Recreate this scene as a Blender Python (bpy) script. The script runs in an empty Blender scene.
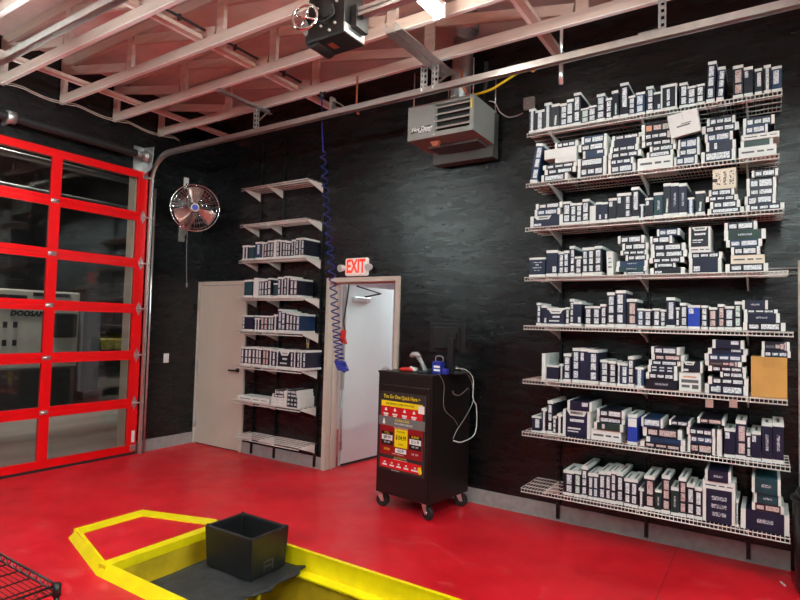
import bpy, bmesh, math, random
from mathutils import Vector, Matrix
random.seed(7)
sc = bpy.context.scene
COL = sc.collection
R = math.radians
PI = math.pi

# ------------------------------------------------------------------ camera
FPX = 560.567
CAM = Vector((6.545, -4.948, 1.672))
YAW, PIT, ROL = R(33.214), R(2.518), R(1.512)
FW = Vector((-math.sin(YAW)*math.cos(PIT), math.cos(YAW)*math.cos(PIT), math.sin(PIT)))
RT0 = Vector((math.cos(YAW), math.sin(YAW), 0)); UP0 = RT0.cross(FW)
RT = math.cos(ROL)*RT0 + math.sin(ROL)*UP0
UP = -math.sin(ROL)*RT0 + math.cos(ROL)*UP0
def un(x, y, ax, val):
    """measured photo point -> world point on the plane ax = val"""
    d = FW + RT*((x-400)/FPX) - UP*((y-300)/FPX)
    i = 'xyz'.index(ax)
    return CAM + d*((val-CAM[i])/d[i])
cam = bpy.data.cameras.new('camera'); co = bpy.data.objects.new('camera', cam); COL.objects.link(co)
cam.sensor_fit = 'HORIZONTAL'; cam.sensor_width = 36; cam.lens = FPX/800*36; cam.clip_start = .05; cam.clip_end = 100
M = Matrix((RT, UP, -FW)).transposed().to_4x4(); M.translation = CAM; co.matrix_world = M
sc.camera = co

# ------------------------------------------------------------------ materials
def mat(name, col, rough=.5, metal=0, var=0, vscale=6, bump=0, bscale=40, spec=.5, emit=None, estr=1, stretch=None, coat=0):
    m = bpy.data.materials.new(name); m.use_nodes = True
    nt = m.node_tree; b = nt.nodes['Principled BSDF']
    b.inputs['Base Color'].default_value = (*col, 1); b.inputs['Roughness'].default_value = rough
    b.inputs['Metallic'].default_value = metal; b.inputs['Specular IOR Level'].default_value = spec
    b.inputs['Coat Weight'].default_value = coat
    if emit:
        b.inputs['Emission Color'].default_value = (*emit, 1); b.inputs['Emission Strength'].default_value = estr
    tc = nt.nodes.new('ShaderNodeTexCoord'); mp = nt.nodes.new('ShaderNodeMapping')
    nt.links.new(tc.outputs['Object'], mp.inputs['Vector'])
    if stretch: mp.inputs['Scale'].default_value = stretch
    if var:
        n = nt.nodes.new('ShaderNodeTexNoise'); n.inputs['Scale'].default_value = vscale; n.inputs['Detail'].default_value = 5
        nt.links.new(mp.outputs[0], n.inputs['Vector'])
        r = nt.nodes.new('ShaderNodeMapRange'); r.inputs[1].default_value = .3; r.inputs[2].default_value = .7
        r.inputs[3].default_value = 1-var; r.inputs[4].default_value = 1+var
        nt.links.new(n.outputs['Fac'], r.inputs[0])
        mx = nt.nodes.new('ShaderNodeMix'); mx.data_type = 'RGBA'; mx.blend_type = 'MULTIPLY'; mx.inputs[0].default_value = 1
        mx.inputs[6].default_value = (*col, 1)
        nt.links.new(r.outputs[0], mx.inputs[7]); nt.links.new(mx.outputs[2], b.inputs['Base Color'])
    if bump:
        n2 = nt.nodes.new('ShaderNodeTexNoise'); n2.inputs['Scale'].default_value = bscale; n2.inputs['Detail'].default_value = 6
        nt.links.new(mp.outputs[0], n2.inputs['Vector'])
        bp = nt.nodes.new('ShaderNodeBump'); bp.inputs['Strength'].default_value = bump; bp.inputs['Distance'].default_value = .02
        nt.links.new(n2.outputs['Fac'], bp.inputs['Height']); nt.links.new(bp.outputs[0], b.inputs['Normal'])
    return m

def printed(name, paper, ink, scale=90, thr=.55):
    """paper with small blurred rows of print"""
    m = bpy.data.materials.new(name); m.use_nodes = True
    nt = m.node_tree; b = nt.nodes['Principled BSDF']; b.inputs['Roughness'].default_value = .5
    tc = nt.nodes.new('ShaderNodeTexCoord'); n = nt.nodes.new('ShaderNodeTexNoise')
    n.inputs['Scale'].default_value = scale; n.inputs['Detail'].default_value = 2
    nt.links.new(tc.outputs['Object'], n.inputs['Vector'])
    r = nt.nodes.new('ShaderNodeMapRange'); r.inputs[1].default_value = thr-.04; r.inputs[2].default_value = thr+.04
    nt.links.new(n.outputs['Fac'], r.inputs[0])
    mx = nt.nodes.new('ShaderNodeMix'); mx.data_type = 'RGBA'
    mx.inputs[6].default_value = (*paper, 1); mx.inputs[7].default_value = (*ink, 1)
    nt.links.new(r.outputs[0], mx.inputs[0]); nt.links.new(mx.outputs[2], b.inputs['Base Color'])
    return m

def wall_black():
    m = bpy.data.materials.new('black_painted_board'); m.use_nodes = True
    nt = m.node_tree; b = nt.nodes['Principled BSDF']; L = nt.links.new
    b.inputs['Specular IOR Level'].default_value = .5
    tc = nt.nodes.new('ShaderNodeTexCoord')
    mp = nt.nodes.new('ShaderNodeMapping'); mp.inputs['Scale'].default_value = (1.2, 1.2, 5.2); L(tc.outputs['Object'], mp.inputs[0])
    n = nt.nodes.new('ShaderNodeTexNoise'); n.inputs['Scale'].default_value = 2.2; n.inputs['Detail'].default_value = 8; n.inputs['Roughness'].default_value = .62
    n.inputs['Distortion'].default_value = .25
    L(mp.outputs[0], n.inputs['Vector'])
    mp2 = nt.nodes.new('ShaderNodeMapping'); mp2.inputs['Scale'].default_value = (.5, .5, 3); L(tc.outputs['Object'], mp2.inputs[0])
    n2 = nt.nodes.new('ShaderNodeTexNoise'); n2.inputs['Scale'].default_value = 34; n2.inputs['Detail'].default_value = 5; L(mp2.outputs[0], n2.inputs['Vector'])
    ad = nt.nodes.new('ShaderNodeMath'); ad.operation = 'MULTIPLY_ADD'; ad.inputs[1].default_value = .55
    L(n2.outputs['Fac'], ad.inputs[0]); L(n.outputs['Fac'], ad.inputs[2])
    bp = nt.nodes.new('ShaderNodeBump'); bp.inputs['Strength'].default_value = .24; bp.inputs['Distance'].default_value = .02
    L(ad.outputs[0], bp.inputs['Height']); L(bp.outputs[0], b.inputs['Normal'])
    rr = nt.nodes.new('ShaderNodeMapRange'); rr.inputs[1].default_value = .35; rr.inputs[2].default_value = .65; rr.inputs[3].default_value = .21; rr.inputs[4].default_value = .33
    L(n.outputs['Fac'], rr.inputs[0]); L(rr.outputs[0], b.inputs['Roughness'])
    cr = nt.nodes.new('ShaderNodeMix'); cr.data_type = 'RGBA'
    cr.inputs[6].default_value = (.0035, .0038, .0044, 1); cr.inputs[7].default_value = (.0075, .008, .009, 1)
    L(n2.outputs['Fac'], cr.inputs[0]); L(cr.outputs[2], b.inputs['Base Color'])
    return m

def floor_red():
    m = bpy.data.materials.new('red_epoxy'); m.use_nodes = True
    nt = m.node_tree; b = nt.nodes['Principled BSDF']; L = nt.links.new
    tc = nt.nodes.new('ShaderNodeTexCoord')
    def noise(s, d, sc3=(1, 1, 1), dist=0):
        mp = nt.nodes.new('ShaderNodeMapping'); mp.inputs['Scale'].default_value = sc3; L(tc.outputs['Object'], mp.inputs[0])
        n = nt.nodes.new('ShaderNodeTexNoise'); n.inputs['Scale'].default_value = s; n.inputs['Detail'].default_value = d; n.inputs['Distortion'].default_value = dist
        L(mp.outputs[0], n.inputs['Vector']); return n.outputs['Fac']
    def rng(src, a, c, lo, hi):
        r = nt.nodes.new('ShaderNodeMapRange'); r.inputs[1].default_value = a; r.inputs[2].default_value = c; r.inputs[3].default_value = lo; r.inputs[4].default_value = hi
        L(src, r.inputs[0]); return r.outputs[0]
    def mix(f, a, c):
        x = nt.nodes.new('ShaderNodeMix'); x.data_type = 'RGBA'; L(f, x.inputs[0])
        for i, v in ((6, a), (7, c)):
            if isinstance(v, tuple): x.inputs[i].default_value = (*v, 1)
            else: L(v, x.inputs[i])
        return x.outputs[2]
    base = mix(rng(noise(1.3, 6), .35, .65, 0, 1), (.55, .004, .012), (.72, .010, .022))
    scuff = mix(rng(noise(3.2, 8, (1, 2.2, 1), 1.5), .60, .78, 0, .38), base, (.78, .16, .15))
    scuff = mix(rng(noise(150, 2), .56, .74, 0, .30), scuff, (.90, .13, .12))
    # saw-cut control joints in the slab
    sx = nt.nodes.new('ShaderNodeSeparateXYZ'); L(tc.outputs['Object'], sx.inputs[0])
    def line(sock, pos, w):
        s = nt.nodes.new('ShaderNodeMath'); s.operation = 'SUBTRACT'; L(sock, s.inputs[0]); s.inputs[1].default_value = pos
        a = nt.nodes.new('ShaderNodeMath'); a.operation = 'ABSOLUTE'; L(s.outputs[0], a.inputs[0])
        l = nt.nodes.new('ShaderNodeMath'); l.operation = 'LESS_THAN'; L(a.outputs[0], l.inputs[0]); l.inputs[1].default_value = w
        return l.outputs[0]
    mxm = nt.nodes.new('ShaderNodeMath'); mxm.operation = 'MAXIMUM'; L(line(sx.outputs[0], 5.962, .003), mxm.inputs[0]); L(line(sx.outputs[0], 2.05, .003), mxm.inputs[1])
    half = nt.nodes.new('ShaderNodeMath'); half.operation = 'MULTIPLY'; L(mxm.outputs[0], half.inputs[0]); half.inputs[1].default_value = .6
    c = mix(half.outputs[0], scuff, (.09, .004, .006))
    L(c, b.inputs['Base Color'])
    L(rng(noise(4, 6), .3, .7, .30, .52), b.inputs['Roughness'])
    bp = nt.nodes.new('ShaderNodeBump'); bp.inputs['Strength'].default_value = .12; bp.inputs['Distance'].default_value = .01
    L(noise(120, 3), bp.inputs['Height']); L(bp.outputs[0], b.inputs['Normal'])
    return m

def glass():
    m = bpy.data.materials.new('clear_glass'); m.use_nodes = True
    nt = m.node_tree; nt.nodes.clear(); L = nt.links.new
    o = nt.nodes.new('ShaderNodeOutputMaterial'); t = nt.nodes.new('ShaderNodeBsdfTransparent'); t.inputs[0].default_value = (.93, .94, .93, 1)
    g = nt.nodes.new('ShaderNodeBsdfGlossy'); g.inputs['Roughness'].default_value = .02
    f = nt.nodes.new('ShaderNodeFresnel'); f.inputs[0].default_value = 1.5
    x = nt.nodes.new('ShaderNodeMixShader'); L(f.outputs[0], x.inputs[0]); L(t.outputs[0], x.inputs[1]); L(g.outputs[0], x.inputs[2]); L(x.outputs[0], o.inputs[0])
    return m

K = dict(
 wall=wall_black(), floor=floor_red(), glass=glass(),
 whitewall=mat('white_painted_wall', (.78, .80, .82), .6, var=.04),
 base=mat('grey_base_board', (.34, .335, .325), .5, var=.12, vscale=20, bump=.1),
 beige=mat('beige_painted_steel', (.60, .53, .45), .42, var=.04, vscale=3),
 paledoor=mat('pale_painted_door', (.70, .77, .77), .45, var=.03, vscale=3),
 timber=mat('pink_white_timber', (.60, .47, .40), .6, var=.12, vscale=9, stretch=(.3, 3, 3)),  # toned down so the light-painted lower faces stand out
 timberlit=mat('lit_timber_edge', (.95, .94, .92), .5, var=.03),  # lower faces of the timber, with the light on them put into the colour
 deck=mat('pink_white_roof_board', (.78, .66, .62), .7, var=.10, vscale=4),
 galv=mat('galvanised_steel', (.55, .56, .55), .38, .85, var=.15, vscale=30),
 silver=mat('brushed_steel', (.72, .72, .70), .3, .9, var=.08, vscale=15),
 chrome=mat('chrome', (.85, .85, .85), .12, 1),
 plate=mat('grey_steel_plate', (.40, .41, .41), .45, .4, var=.12, vscale=20),
 heater=mat('grey_enamel', (.27, .27, .25), .42, var=.04, vscale=6),
 underpan=mat('dark_grey_shade', (.07, .065, .06), .45),  # enamel darkened for shade under the heater; also colours the bin's latch slot
 dark=mat('dark_interior', (.02, .02, .02), .6),
 slat=mat('louver_grey', (.42, .42, .39), .35, .2),
 red=mat('red_door_enamel', (.80, .003, .006), .28, var=.03),
 seal=mat('black_rubber', (.012, .012, .012), .6, var=.2),
 blackm=mat('black_enamel', (.008, .007, .007), .38, var=.2, vscale=20),
 cartm=mat('black_powder_coat', (.0075, .006, .006), .42, var=.15, vscale=30),
 blackp=mat('black_plastic', (.012, .012, .013), .36, var=.15, vscale=20, bump=.08, bscale=90),
 spring=mat('dark_spring_steel', (.035, .035, .037), .45, .5, var=.3, vscale=60),
 yellow=mat('yellow_painted_steel', (.94, .76, .004), .34, var=.10, vscale=8),
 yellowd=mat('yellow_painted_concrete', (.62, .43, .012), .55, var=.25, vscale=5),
 matr=mat('worn_rubber_mat', (.028, .028, .029), .6, var=.45, vscale=12, bump=.3, bscale=60),
 wirew=mat('white_coated_wire', (.80, .77, .72), .4),
 wireb=mat('black_coated_wire', (.015, .012, .012), .35),
 blades=mat('fan_blade_metal', (.80, .60, .52), .28, .7),
 fanblue=mat('blue_hub', (.03, .05, .45), .4),
 white=mat('white_plastic', (.80, .79, .76), .4),
 exitred=mat('exit_letters', (.85, .03, .01), .4, emit=(1, .05, .01), estr=.35),
 exitface=mat('exit_face', (.85, .82, .78), .4, emit=(1, .82, .74), estr=.12),
 lens=mat('lamp_lens', (.75, .78, .80), .15, .3),
 hose=mat('blue_coil_hose', (.010, .02, .19), .35),
 hosec=mat('blue_plastic', (.02, .03, .30), .4),
 redp=mat('red_plastic', (.62, .02, .015), .4),
 copper=mat('red_oxide_metal', (.48, .12, .06), .4, .3),
 gasy=mat('yellow_gas_hose', (.80, .56, .01), .4),
 wires=mat('grey_conduit', (.42, .42, .40), .4, .5),
 led=mat('led_diffuser', (.9, .9, .9), .4, emit=(.84, 1, .985), estr=72),
 ledsoft=mat('led_diffuser_soft', (.9, .9, .9), .4, emit=(1, .97, .88), estr=22),
 lednext=mat('led_panel', (.9, .9, .9), .4, emit=(.88, .99, 1), estr=10.5),
 concrete=mat('outside_concrete', (.42, .40, .36), .7, var=.25, vscale=1.5, bump=.1, stretch=(1, .25, 1)),
 machw=mat('machine_cream', (.60, .58, .53), .5, var=.05),
 machd=mat('machine_dark', (.03, .03, .033), .5),
 farwall=mat('dark_far_wall', (.045, .045, .047), .6, var=.3, vscale=2),
 bluem=mat('machine_blue_grey', (.16, .19, .22), .5),
 yb=mat('yellow_bins', (.55, .50, .06), .5, var=.4, vscale=25),
 redpost=mat('red_post_paint', (.35, .015, .03), .5),
 card=mat('brown_cardboard', (.58, .30, .075), .7, var=.10, vscale=7),
 cardtape=mat('cardboard_tape', (.50, .25, .06), .4),
 cardside=mat('dull_card', (.36, .25, .19), .7, var=.08),
 navy=mat('navy_print', (.0065, .0105, .036), .42, var=.25, vscale=9),
 ink=mat('blue_black_print', (.0055, .008, .019), .42, var=.25, vscale=9),
 blue=mat('mid_blue_print', (.010, .036, .095), .42, var=.3, vscale=9),
 teal=mat('teal_print', (.008, .050, .064), .42, var=.3, vscale=9),
 green=mat('dark_green_print', (.009, .036, .030), .42, var=.4, vscale=9),
 bright=mat('bright_blue_print', (.015, .055, .40), .4, var=.08),
 maroon=mat('maroon_print', (.045, .010, .014), .45, var=.3, vscale=12),
 kraft=mat('white_box_card', (.74, .76, .73), .55, var=.05),
 cream=mat('cream_box_card', (.74, .66, .53), .55, var=.05),
 grey=mat('grey_white_card', (.36, .375, .36), .5, var=.3, vscale=10),
 label=printed('white_label', (.74, .78, .79), (.26, .30, .36), 150, .56),
 labelp=printed('pinkish_label', (.62, .52, .50), (.35, .15, .13), 130, .57),
 labelg=printed('greenish_label', (.62, .72, .66), (.2, .3, .28), 130, .57),
 labelo=printed('orange_label', (.75, .35, .2), (.35, .12, .08), 130, .57),
 lines=printed('printed_lines', (.55, .57, .60), (.05, .05, .08), 160, .5),
 text=mat('dark_print', (.10, .10, .11), .5),
 tagpink=mat('faded_pink_tag', (.42, .27, .24), .6),
 brass=mat('brass', (.70, .48, .22), .3, .9),
 pgrey=mat('poster_grey', (.17, .165, .16), .5), pdark=mat('poster_charcoal', (.030, .026, .026), .5),
 pred=mat('poster_red', (.62, .006, .012), .45), pdred=mat('poster_deep_red', (.30, .004, .008), .45),
 pyel=mat('poster_yellow', (.92, .72, .005), .45), pwhite=mat('poster_white', (.82, .82, .80), .45),
 pblack=mat('poster_black', (.006, .006, .006), .45),
 orange=mat('orange_tag', (.85, .30, .02), .5),
)

# ------------------------------------------------------------------ mesh builder
class MB:
    def __init__(s): s.v = []; s.f = []; s.m = []; s.sm = []
    def face(s, pts, mi=0):
        n = len(s.v); s.v += [tuple(p) for p in pts]; s.f.append(tuple(range(n, n+len(pts)))); s.m.append(mi); s.sm.append(False)
    def box(s, x0, x1, y0, y1, z0, z1, mi=0, T=None):
        c = [Vector((x, y, z)) for z in (z0, z1) for y in (y0, y1) for x in (x0, x1)]
        if T is not None: c = [T @ p for p in c]
        n = len(s.v); s.v += [tuple(p) for p in c]
        for f in ((0, 2, 3, 1), (4, 5, 7, 6), (0, 1, 5, 4), (2, 6, 7, 3), (0, 4, 6, 2), (1, 3, 7, 5)):
            s.f.append(tuple(n+i for i in f)); s.m.append(mi); s.sm.append(False)
        return s
    def beam(s, a, b, w, h, mi=0, up=(0, 0, 1)):
        """rectangular bar from a to b, w sideways and h along up"""
        a = Vector(a); b = Vector(b); d = (b-a); L = d.length; d.normalize()
        u = Vector(up); u = (u - d*u.dot(d)).normalized(); q = u.cross(d)
        T = Matrix((d, q, u)).transposed().to_4x4(); T.translation = a
        return s.box(0, L, -w/2, w/2, -h/2, h/2, mi, T)
    def tube(s, pts, r, n=8, mi=0, cap=True, closed=False):
        pts = [Vector(p) for p in pts]; k = len(pts)
        rs = r if isinstance(r, (list, tuple)) else [r]*k
        u = None; base = len(s.v)
        for i, p in enumerate(pts):
            if closed: t = pts[(i+1) % k]-pts[i-1]
            else: t = pts[min(i+1, k-1)]-pts[max(i-1, 0)]
            t = t.normalized() if t.length > 1e-9 else Vector((0, 0, 1))
            if u is None:
                u = Vector((0, 0, 1)) if abs(t.z) < .9 else Vector((1, 0, 0))
            u = (u - t*u.dot(t)).normalized(); q = t.cross(u)
            for j in range(n):
                a = 2*PI*j/n; s.v.append(tuple(p + (u*math.cos(a)+q*math.sin(a))*rs[i]))
        for i in range(k if closed else k-1):
            for j in range(n):
                a = base+i*n+j; b = base+i*n+(j+1) % n; i2 = (i+1) % k
                c = base+i2*n+(j+1) % n; d = base+i2*n+j
                s.f.append((a, b, c, d)); s.m.append(mi); s.sm.append(n > 4)
        if cap and not closed:
            s.f.append(tuple(base+j for j in reversed(range(n)))); s.m.append(mi); s.sm.append(False)
            s.f.append(tuple(base+(k-1)*n+j for j in range(n))); s.m.append(mi); s.sm.append(False)
        return s
    def cyl(s, a, b, r, n=16, mi=0, r2=None): return s.tube([a, b], [r, r if r2 is None else r2], n, mi)
    def ring(s, c, nrm, r, t, n=32, mi=0, k=6):
        c = Vector(c); w = Vector(nrm).normalized(); u = w.orthogonal().normalized(); q = w.cross(u)
        return s.tube([c+(u*math.cos(2*PI*i/n)+q*math.sin(2*PI*i/n))*r for i in range(n)], t, k, mi, closed=True)
    def prism(s, poly, off, mi=0):
        """polygon (3-D points) extruded by the vector off"""
        off = Vector(off); P = [Vector(p) for p in poly]; n = len(s.v); k = len(P)
        s.v += [tuple(p) for p in P]+[tuple(p+off) for p in P]
        s.f.append(tuple(range(n+k-1, n-1, -1))); s.f.append(tuple(range(n+k, n+2*k)))
        for i in range(k): s.f.append((n+i, n+(i+1) % k, n+k+(i+1) % k, n+k+i))
        s.m += [mi]*(k+2); s.sm += [False]*(k+2); return s
    def ball(s, c, r, n=12, mi=0, sq=(1, 1, 1)):
        c = Vector(c); b = len(s.v); h = n//2
        for i in range(h+1):
            for j in range(n):
                a = PI*i/h; p = 2*PI*j/n
                s.v.append((c.x+r*sq[0]*math.sin(a)*math.cos(p), c.y+r*sq[1]*math.sin(a)*math.sin(p), c.z+r*sq[2]*math.cos(a)))
        for i in range(h):
            for j in range(n):
                s.f.append((b+i*n+j, b+(i+1)*n+j, b+(i+1)*n+(j+1) % n, b+i*n+(j+1) % n)); s.m.append(mi); s.sm.append(True)
        return s
    def build(s, name, mats, parent=None, org=None, bev=0, fix=True):
        me = bpy.data.meshes.new(name)
        mats = [mats] if not isinstance(mats, (list, tuple)) else mats
        o = Vector(org) if org is not None else Vector((0, 0, 0))
        me.from_pydata([tuple(Vector(p)-o) for p in s.v], [], s.f)
        for mm in mats: me.materials.append(K[mm] if isinstance(mm, str) else mm)
        for p, mi, sm in zip(me.polygons, s.m, s.sm): p.material_index = mi; p.use_smooth = sm
        if fix:
            bm = bmesh.new(); bm.from_mesh(me); bmesh.ops.recalc_face_normals(bm, faces=bm.faces); bm.to_mesh(me); bm.free()
        ob = bpy.data.objects.new(name, me); COL.objects.link(ob); ob.location = o
        if parent is not None: ob.parent = parent
        if bev:
            b = ob.modifiers.new('bevel', 'BEVEL'); b.width = bev; b.segments = 2; b.limit_method = 'ANGLE'
        return ob

def tag(o, label=None, cat=None, group=None, kind=None):
    if label: o['label'] = label
    if cat: o['category'] = cat
    if group: o['group'] = group
    if kind: o['kind'] = kind
    return o
def empty(name, loc, label=None, cat=None, group=None, rz=0, kind=None):
    o = bpy.data.objects.new(name, None); COL.objects.link(o); o.location = loc; o.rotation_euler = (0, 0, rz); o.empty_display_size = .1
    return tag(o, label, cat, group, kind)
def struct(mb, name, mats, **k):
    o = mb.build(name, mats, **k); o['kind'] = 'structure'; return o
def text(s, name, size, mats, parent, T, extr=.0006, align='CENTER', sx=1, shear=0):
    cu = bpy.data.curves.new('t', 'FONT'); cu.body = s; cu.size = size; cu.extrude = extr; cu.align_x = align; cu.align_y = 'CENTER'; cu.shear = shear
    cu.resolution_u = 2
    ob = bpy.data.objects.new('t', cu); COL.objects.link(ob)
    dg = bpy.context.evaluated_depsgraph_get(); dg.update()
    me = bpy.data.meshes.new_from_object(ob.evaluated_get(dg)); bpy.data.objects.remove(ob); bpy.data.curves.remove(cu)
    me.transform(T @ Matrix.Diagonal((sx, 1, 1, 1)))
    me.materials.clear(); me.materials.append(K[mats]); me.name = name
    o = bpy.data.objects.new(name, me); COL.objects.link(o); o.parent = parent
    return o
def textm(s, size, T, extr=.0004, sx=1, bold=0, align='CENTER', shear=0):
    """mesh data of a line of lettering, for joining"""
    cu = bpy.data.curves.new('t', 'FONT'); cu.body = s; cu.size = size; cu.extrude = extr; cu.align_x = align; cu.align_y = 'CENTER'; cu.offset = bold; cu.resolution_u = 2; cu.shear = shear
    ob = bpy.data.objects.new('t', cu); COL.objects.link(ob)
    dg = bpy.context.evaluated_depsgraph_get(); dg.update()
    me = bpy.data.meshes.new_from_object(ob.evaluated_get(dg)); bpy.data.objects.remove(ob); bpy.data.curves.remove(cu)
    me.transform(T @ Matrix.Diagonal((sx, 1, 1, 1)))
    vs = [tuple(v.co) for v in me.vertices]; fs = [tuple(p.vertices) for p in me.polygons]; bpy.data.meshes.remove(me)
    return vs, fs
def add_text(mb, mi, *a, **k):
    vs, fs = textm(*a, **k); n = len(mb.v); mb.v += vs
    for f in fs: mb.f.append(tuple(n+i for i in f)); mb.m.append(mi); mb.sm.append(False)
# frame of a surface that faces -Y: text x -> +X, text y -> +Z
FACE_Y = Matrix(((1, 0, 0, 0), (0, 0, -1, 0), (0, 1, 0, 0), (0, 0, 0, 1)))
# frame of a surface that faces +X: text x -> +Y, text y -> +Z
FACE_X = Matrix(((0, 0, 1, 0), (1, 0, 0, 0), (0, 1, 0, 0), (0, 0, 0, 1)))

# ------------------------------------------------------------------ the room
XM, YM, ZD = 10.0, -9.0, 4.52
EX0, EX1, DH, FWD = 2.307, 3.311, 2.185, .05        # exit door frame outer edges
PX0, PX1, PY0, PY1 = 2.95, 8.6, -2.87, -1.856        # pit opening
mb = MB()
mb.box(-.15, EX0+.02, 0, .15, -.02, 4.9); mb.box(EX1-.02, XM+.15, 0, .15, -.02, 4.9); mb.box(EX0+.02, EX1-.02, 0, .15, DH-.02, 4.9)
for xs, z0, z1 in ((4.363, .13, 1.21), (4.72, .13, 1.21), (1.0, 2.3, 4.3), (2.45, 2.4, 4.3), (3.6, 2.3, 3.9)):
    mb.box(xs-.004, xs+.004, -.003, .01, z0, z1)
mb.box(3.32, 4.80, -.003, .01, 1.209, 1.216); mb.box(2.3, 4.8, -.004, .01, 2.452, 2.46)
struct(mb, 'wall_back', 'wall')
GY0, GY1, GZ = -2.98, -.915, 3.50                   # garage door opening
mb = MB()
mb.box(-.15, 0, GY1, .15, -.02, 4.9); mb.box(-.15, 0, YM, GY0, -.02, 4.9); mb.box(-.15, 0, GY0, GY1, GZ, 4.9)
for ys in (-.62, -.42, -.18): mb.box(-.01, .003, ys-.004, ys+.004, 1.9, 4.0)
mb.box(-.01, .003, -.80, 0, 1.30, 1.306)
struct(mb, 'wall_left', 'wall')
mb = MB(); mb.box(XM, XM+.15, YM, .15, -.02, 4.9); struct(mb, 'wall_right', 'wall')
mb = MB(); mb.box(-.15, XM+.15, YM-.15, YM, -.02, 4.9); struct(mb, 'wall_front', 'wall')
mb = MB()
mb.box(-.02, PX0, YM, 0, -.12, 0); mb.box(PX0, PX1, PY1, 0, -.12, 0); mb.box(PX0, PX1, YM, PY0, -.12, 0); mb.box(PX1, XM, YM, 0, -.12, 0)
mb.box(EX0+.03, EX1-.03, 0, .16, -.12, 0)
struct(mb, 'floor', 'floor')
mb = MB(); mb.box(-.15, XM+.15, YM-.15, .15, ZD, ZD+.06)
for i in range(9): mb.box(-.15, XM+.15, -.98-.9*i, -.96-.9*i, ZD-.004, ZD+.01)
struct(mb, 'ceiling', 'deck')
# base boards
BH = .135
mb = MB(); mb.box(.985, EX0-.002, -.012, 0, 0, BH); struct(mb, 'baseboard_back', 'base')
mb = MB(); mb.box(EX1+.002, 6.685, -.012, 0, 0, BH); mb.box(EX1+.002, 6.685, -.02, 0, 0, .012); struct(mb, 'baseboard_back.001', 'base')
mb = MB(); mb.box(0, .012, GY1+.03, -.013, 0, BH+.01); struct(mb, 'baseboard_left', 'base')

# beige door in the corner
d1 = empty('door_1', (.49, 0, 0)); d1['kind'] = 'structure'
mb = MB(); mb.box(.004, .05, -.03, -.001, 0, DH); mb.box(.93, .975, -.03, -.001, 0, DH); mb.box(.05, .93, -.03, -.001, DH-.05, DH)
mb.build('door_frame', 'beige', d1, bev=.003).matrix_parent_inverse = Matrix.Translation((-.49, 0, 0))
mb = MB(); mb.box(.054, .926, -.02, -.001, .012, DH-.054); mb.build('door_slab', 'beige', d1, bev=.002).matrix_parent_inverse = Matrix.Translation((-.49, 0, 0))
mb = MB(); mb.cyl((.86, -.02, 1.03), (.86, -.035, 1.03), .028, 16); mb.tube([(.86, -.035, 1.03), (.86, -.07, 1.03), (.84, -.075, 1.03), (.74, -.075, 1.028)], .011, 8)
mb.build('door_handle', 'spring', d1).matrix_parent_inverse = Matrix.Translation((-.49, 0, 0))
for z in (.28, 1.05, 1.85):
    mb = MB(); mb.box(.044, .062, -.036, -.019, z-.05, z+.05); mb.cyl((.052, -.038, z-.052), (.052, -.038, z+.052), .007, 8)
    mb.build('hinge', 'galv', d1).matrix_parent_inverse = Matrix.Translation((-.49, 0, 0))

# open exit door
d2 = empty('door_2', (0, 0, 0)); d2['kind'] = 'structure'
mb = MB()
mb.box(EX0, EX0+FWD, -.03, .18, 0, DH); mb.box(EX1-FWD, EX1, -.03, .18, 0, DH); mb.box(EX0+FWD, EX1-FWD, -.03, .18, DH-FWD, DH)
mb.box(EX0+FWD, EX0+FWD+.016, .06, .10, 0, DH-FWD); mb.box(EX1-FWD-.016, EX1-FWD, .06, .10, 0, DH-FWD); mb.box(EX0+FWD, EX1-FWD, .06, .10, DH-FWD-.016, DH-FWD)
mb.build('door_frame', 'beige', d2, bev=.003)
H0 = Vector((2.372, .205, 0)); ang = R(84)
T = Matrix.Translation(H0) @ Matrix.Rotation(ang, 4, 'Z')
mb = MB(); mb.box(.012, .90, -.022, .022, .012, 2.12, 0, T); mb.build('door_slab', 'paledoor', d2, bev=.002)
mb = MB(); mb.box(.012, .90, -.026, -.022, .012, .035, 0, T); mb.build('door_sweep', 'seal', d2)
for z in (.25, 1.05, 1.9):
    mb = MB(); mb.box(-.03, .03, -.028, -.020, z-.05, z+.05, 0, T); mb.cyl(T @ Vector((0, -.03, z-.055)), T @ Vector((0, -.03, z+.055)), .008, 8)
    mb.build('hinge', 'galv', d2)
mb = MB(); mb.box(.12, .40, -.075, -.022, 1.93, 1.99, 0, T)
cl = mb.build('door_closer', 'silver', d2, bev=.006)
mb = MB(); mb.tube([T @ Vector((.34, -.05, 2.0)), T @ Vector((.42, -.22, 2.04)), Vector((2.62, .14, 2.10))], .010, 6); mb.tube([T @ Vector((.34, -.05, 1.985)), T @ Vector((.34, -.05, 2.01))], .018, 8)
mb.build('closer_arm', 'machd', cl)

# next room behind the exit door
mb = MB(); mb.box(.9, 5.2, .16, 4.2, -.12, 0); struct(mb, 'floor.001', 'floor')
mb = MB(); mb.box(.9, 5.2, 4.2, 4.3, 0, 2.8); struct(mb, 'wall_far', 'whitewall')
mb = MB(); mb.box(.8, .9, .15, 4.3, 0, 2.8); struct(mb, 'wall_far.001', 'whitewall')
mb = MB(); mb.box(5.2, 5.3, .15, 4.3, 0, 2.8); struct(mb, 'wall_far.002', 'whitewall')
mb = MB(); mb.box(.8, 5.3, .15, 4.3, 2.8, 2.86); struct(mb, 'ceiling.001', 'whitewall')
mb = MB(); mb.box(.9, EX0, .15, .17, 0, 2.8); mb.box(EX1, 5.2, .15, .17, 0, 2.8); mb.box(EX0, EX1, .15, .17, DH, 2.8); struct(mb, 'wall_far.003', 'whitewall')
lp = empty('ceiling_panel_light', (3.3, 1.6, 2.74), 'white ceiling light panel in the room behind the open exit door', 'light')
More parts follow.
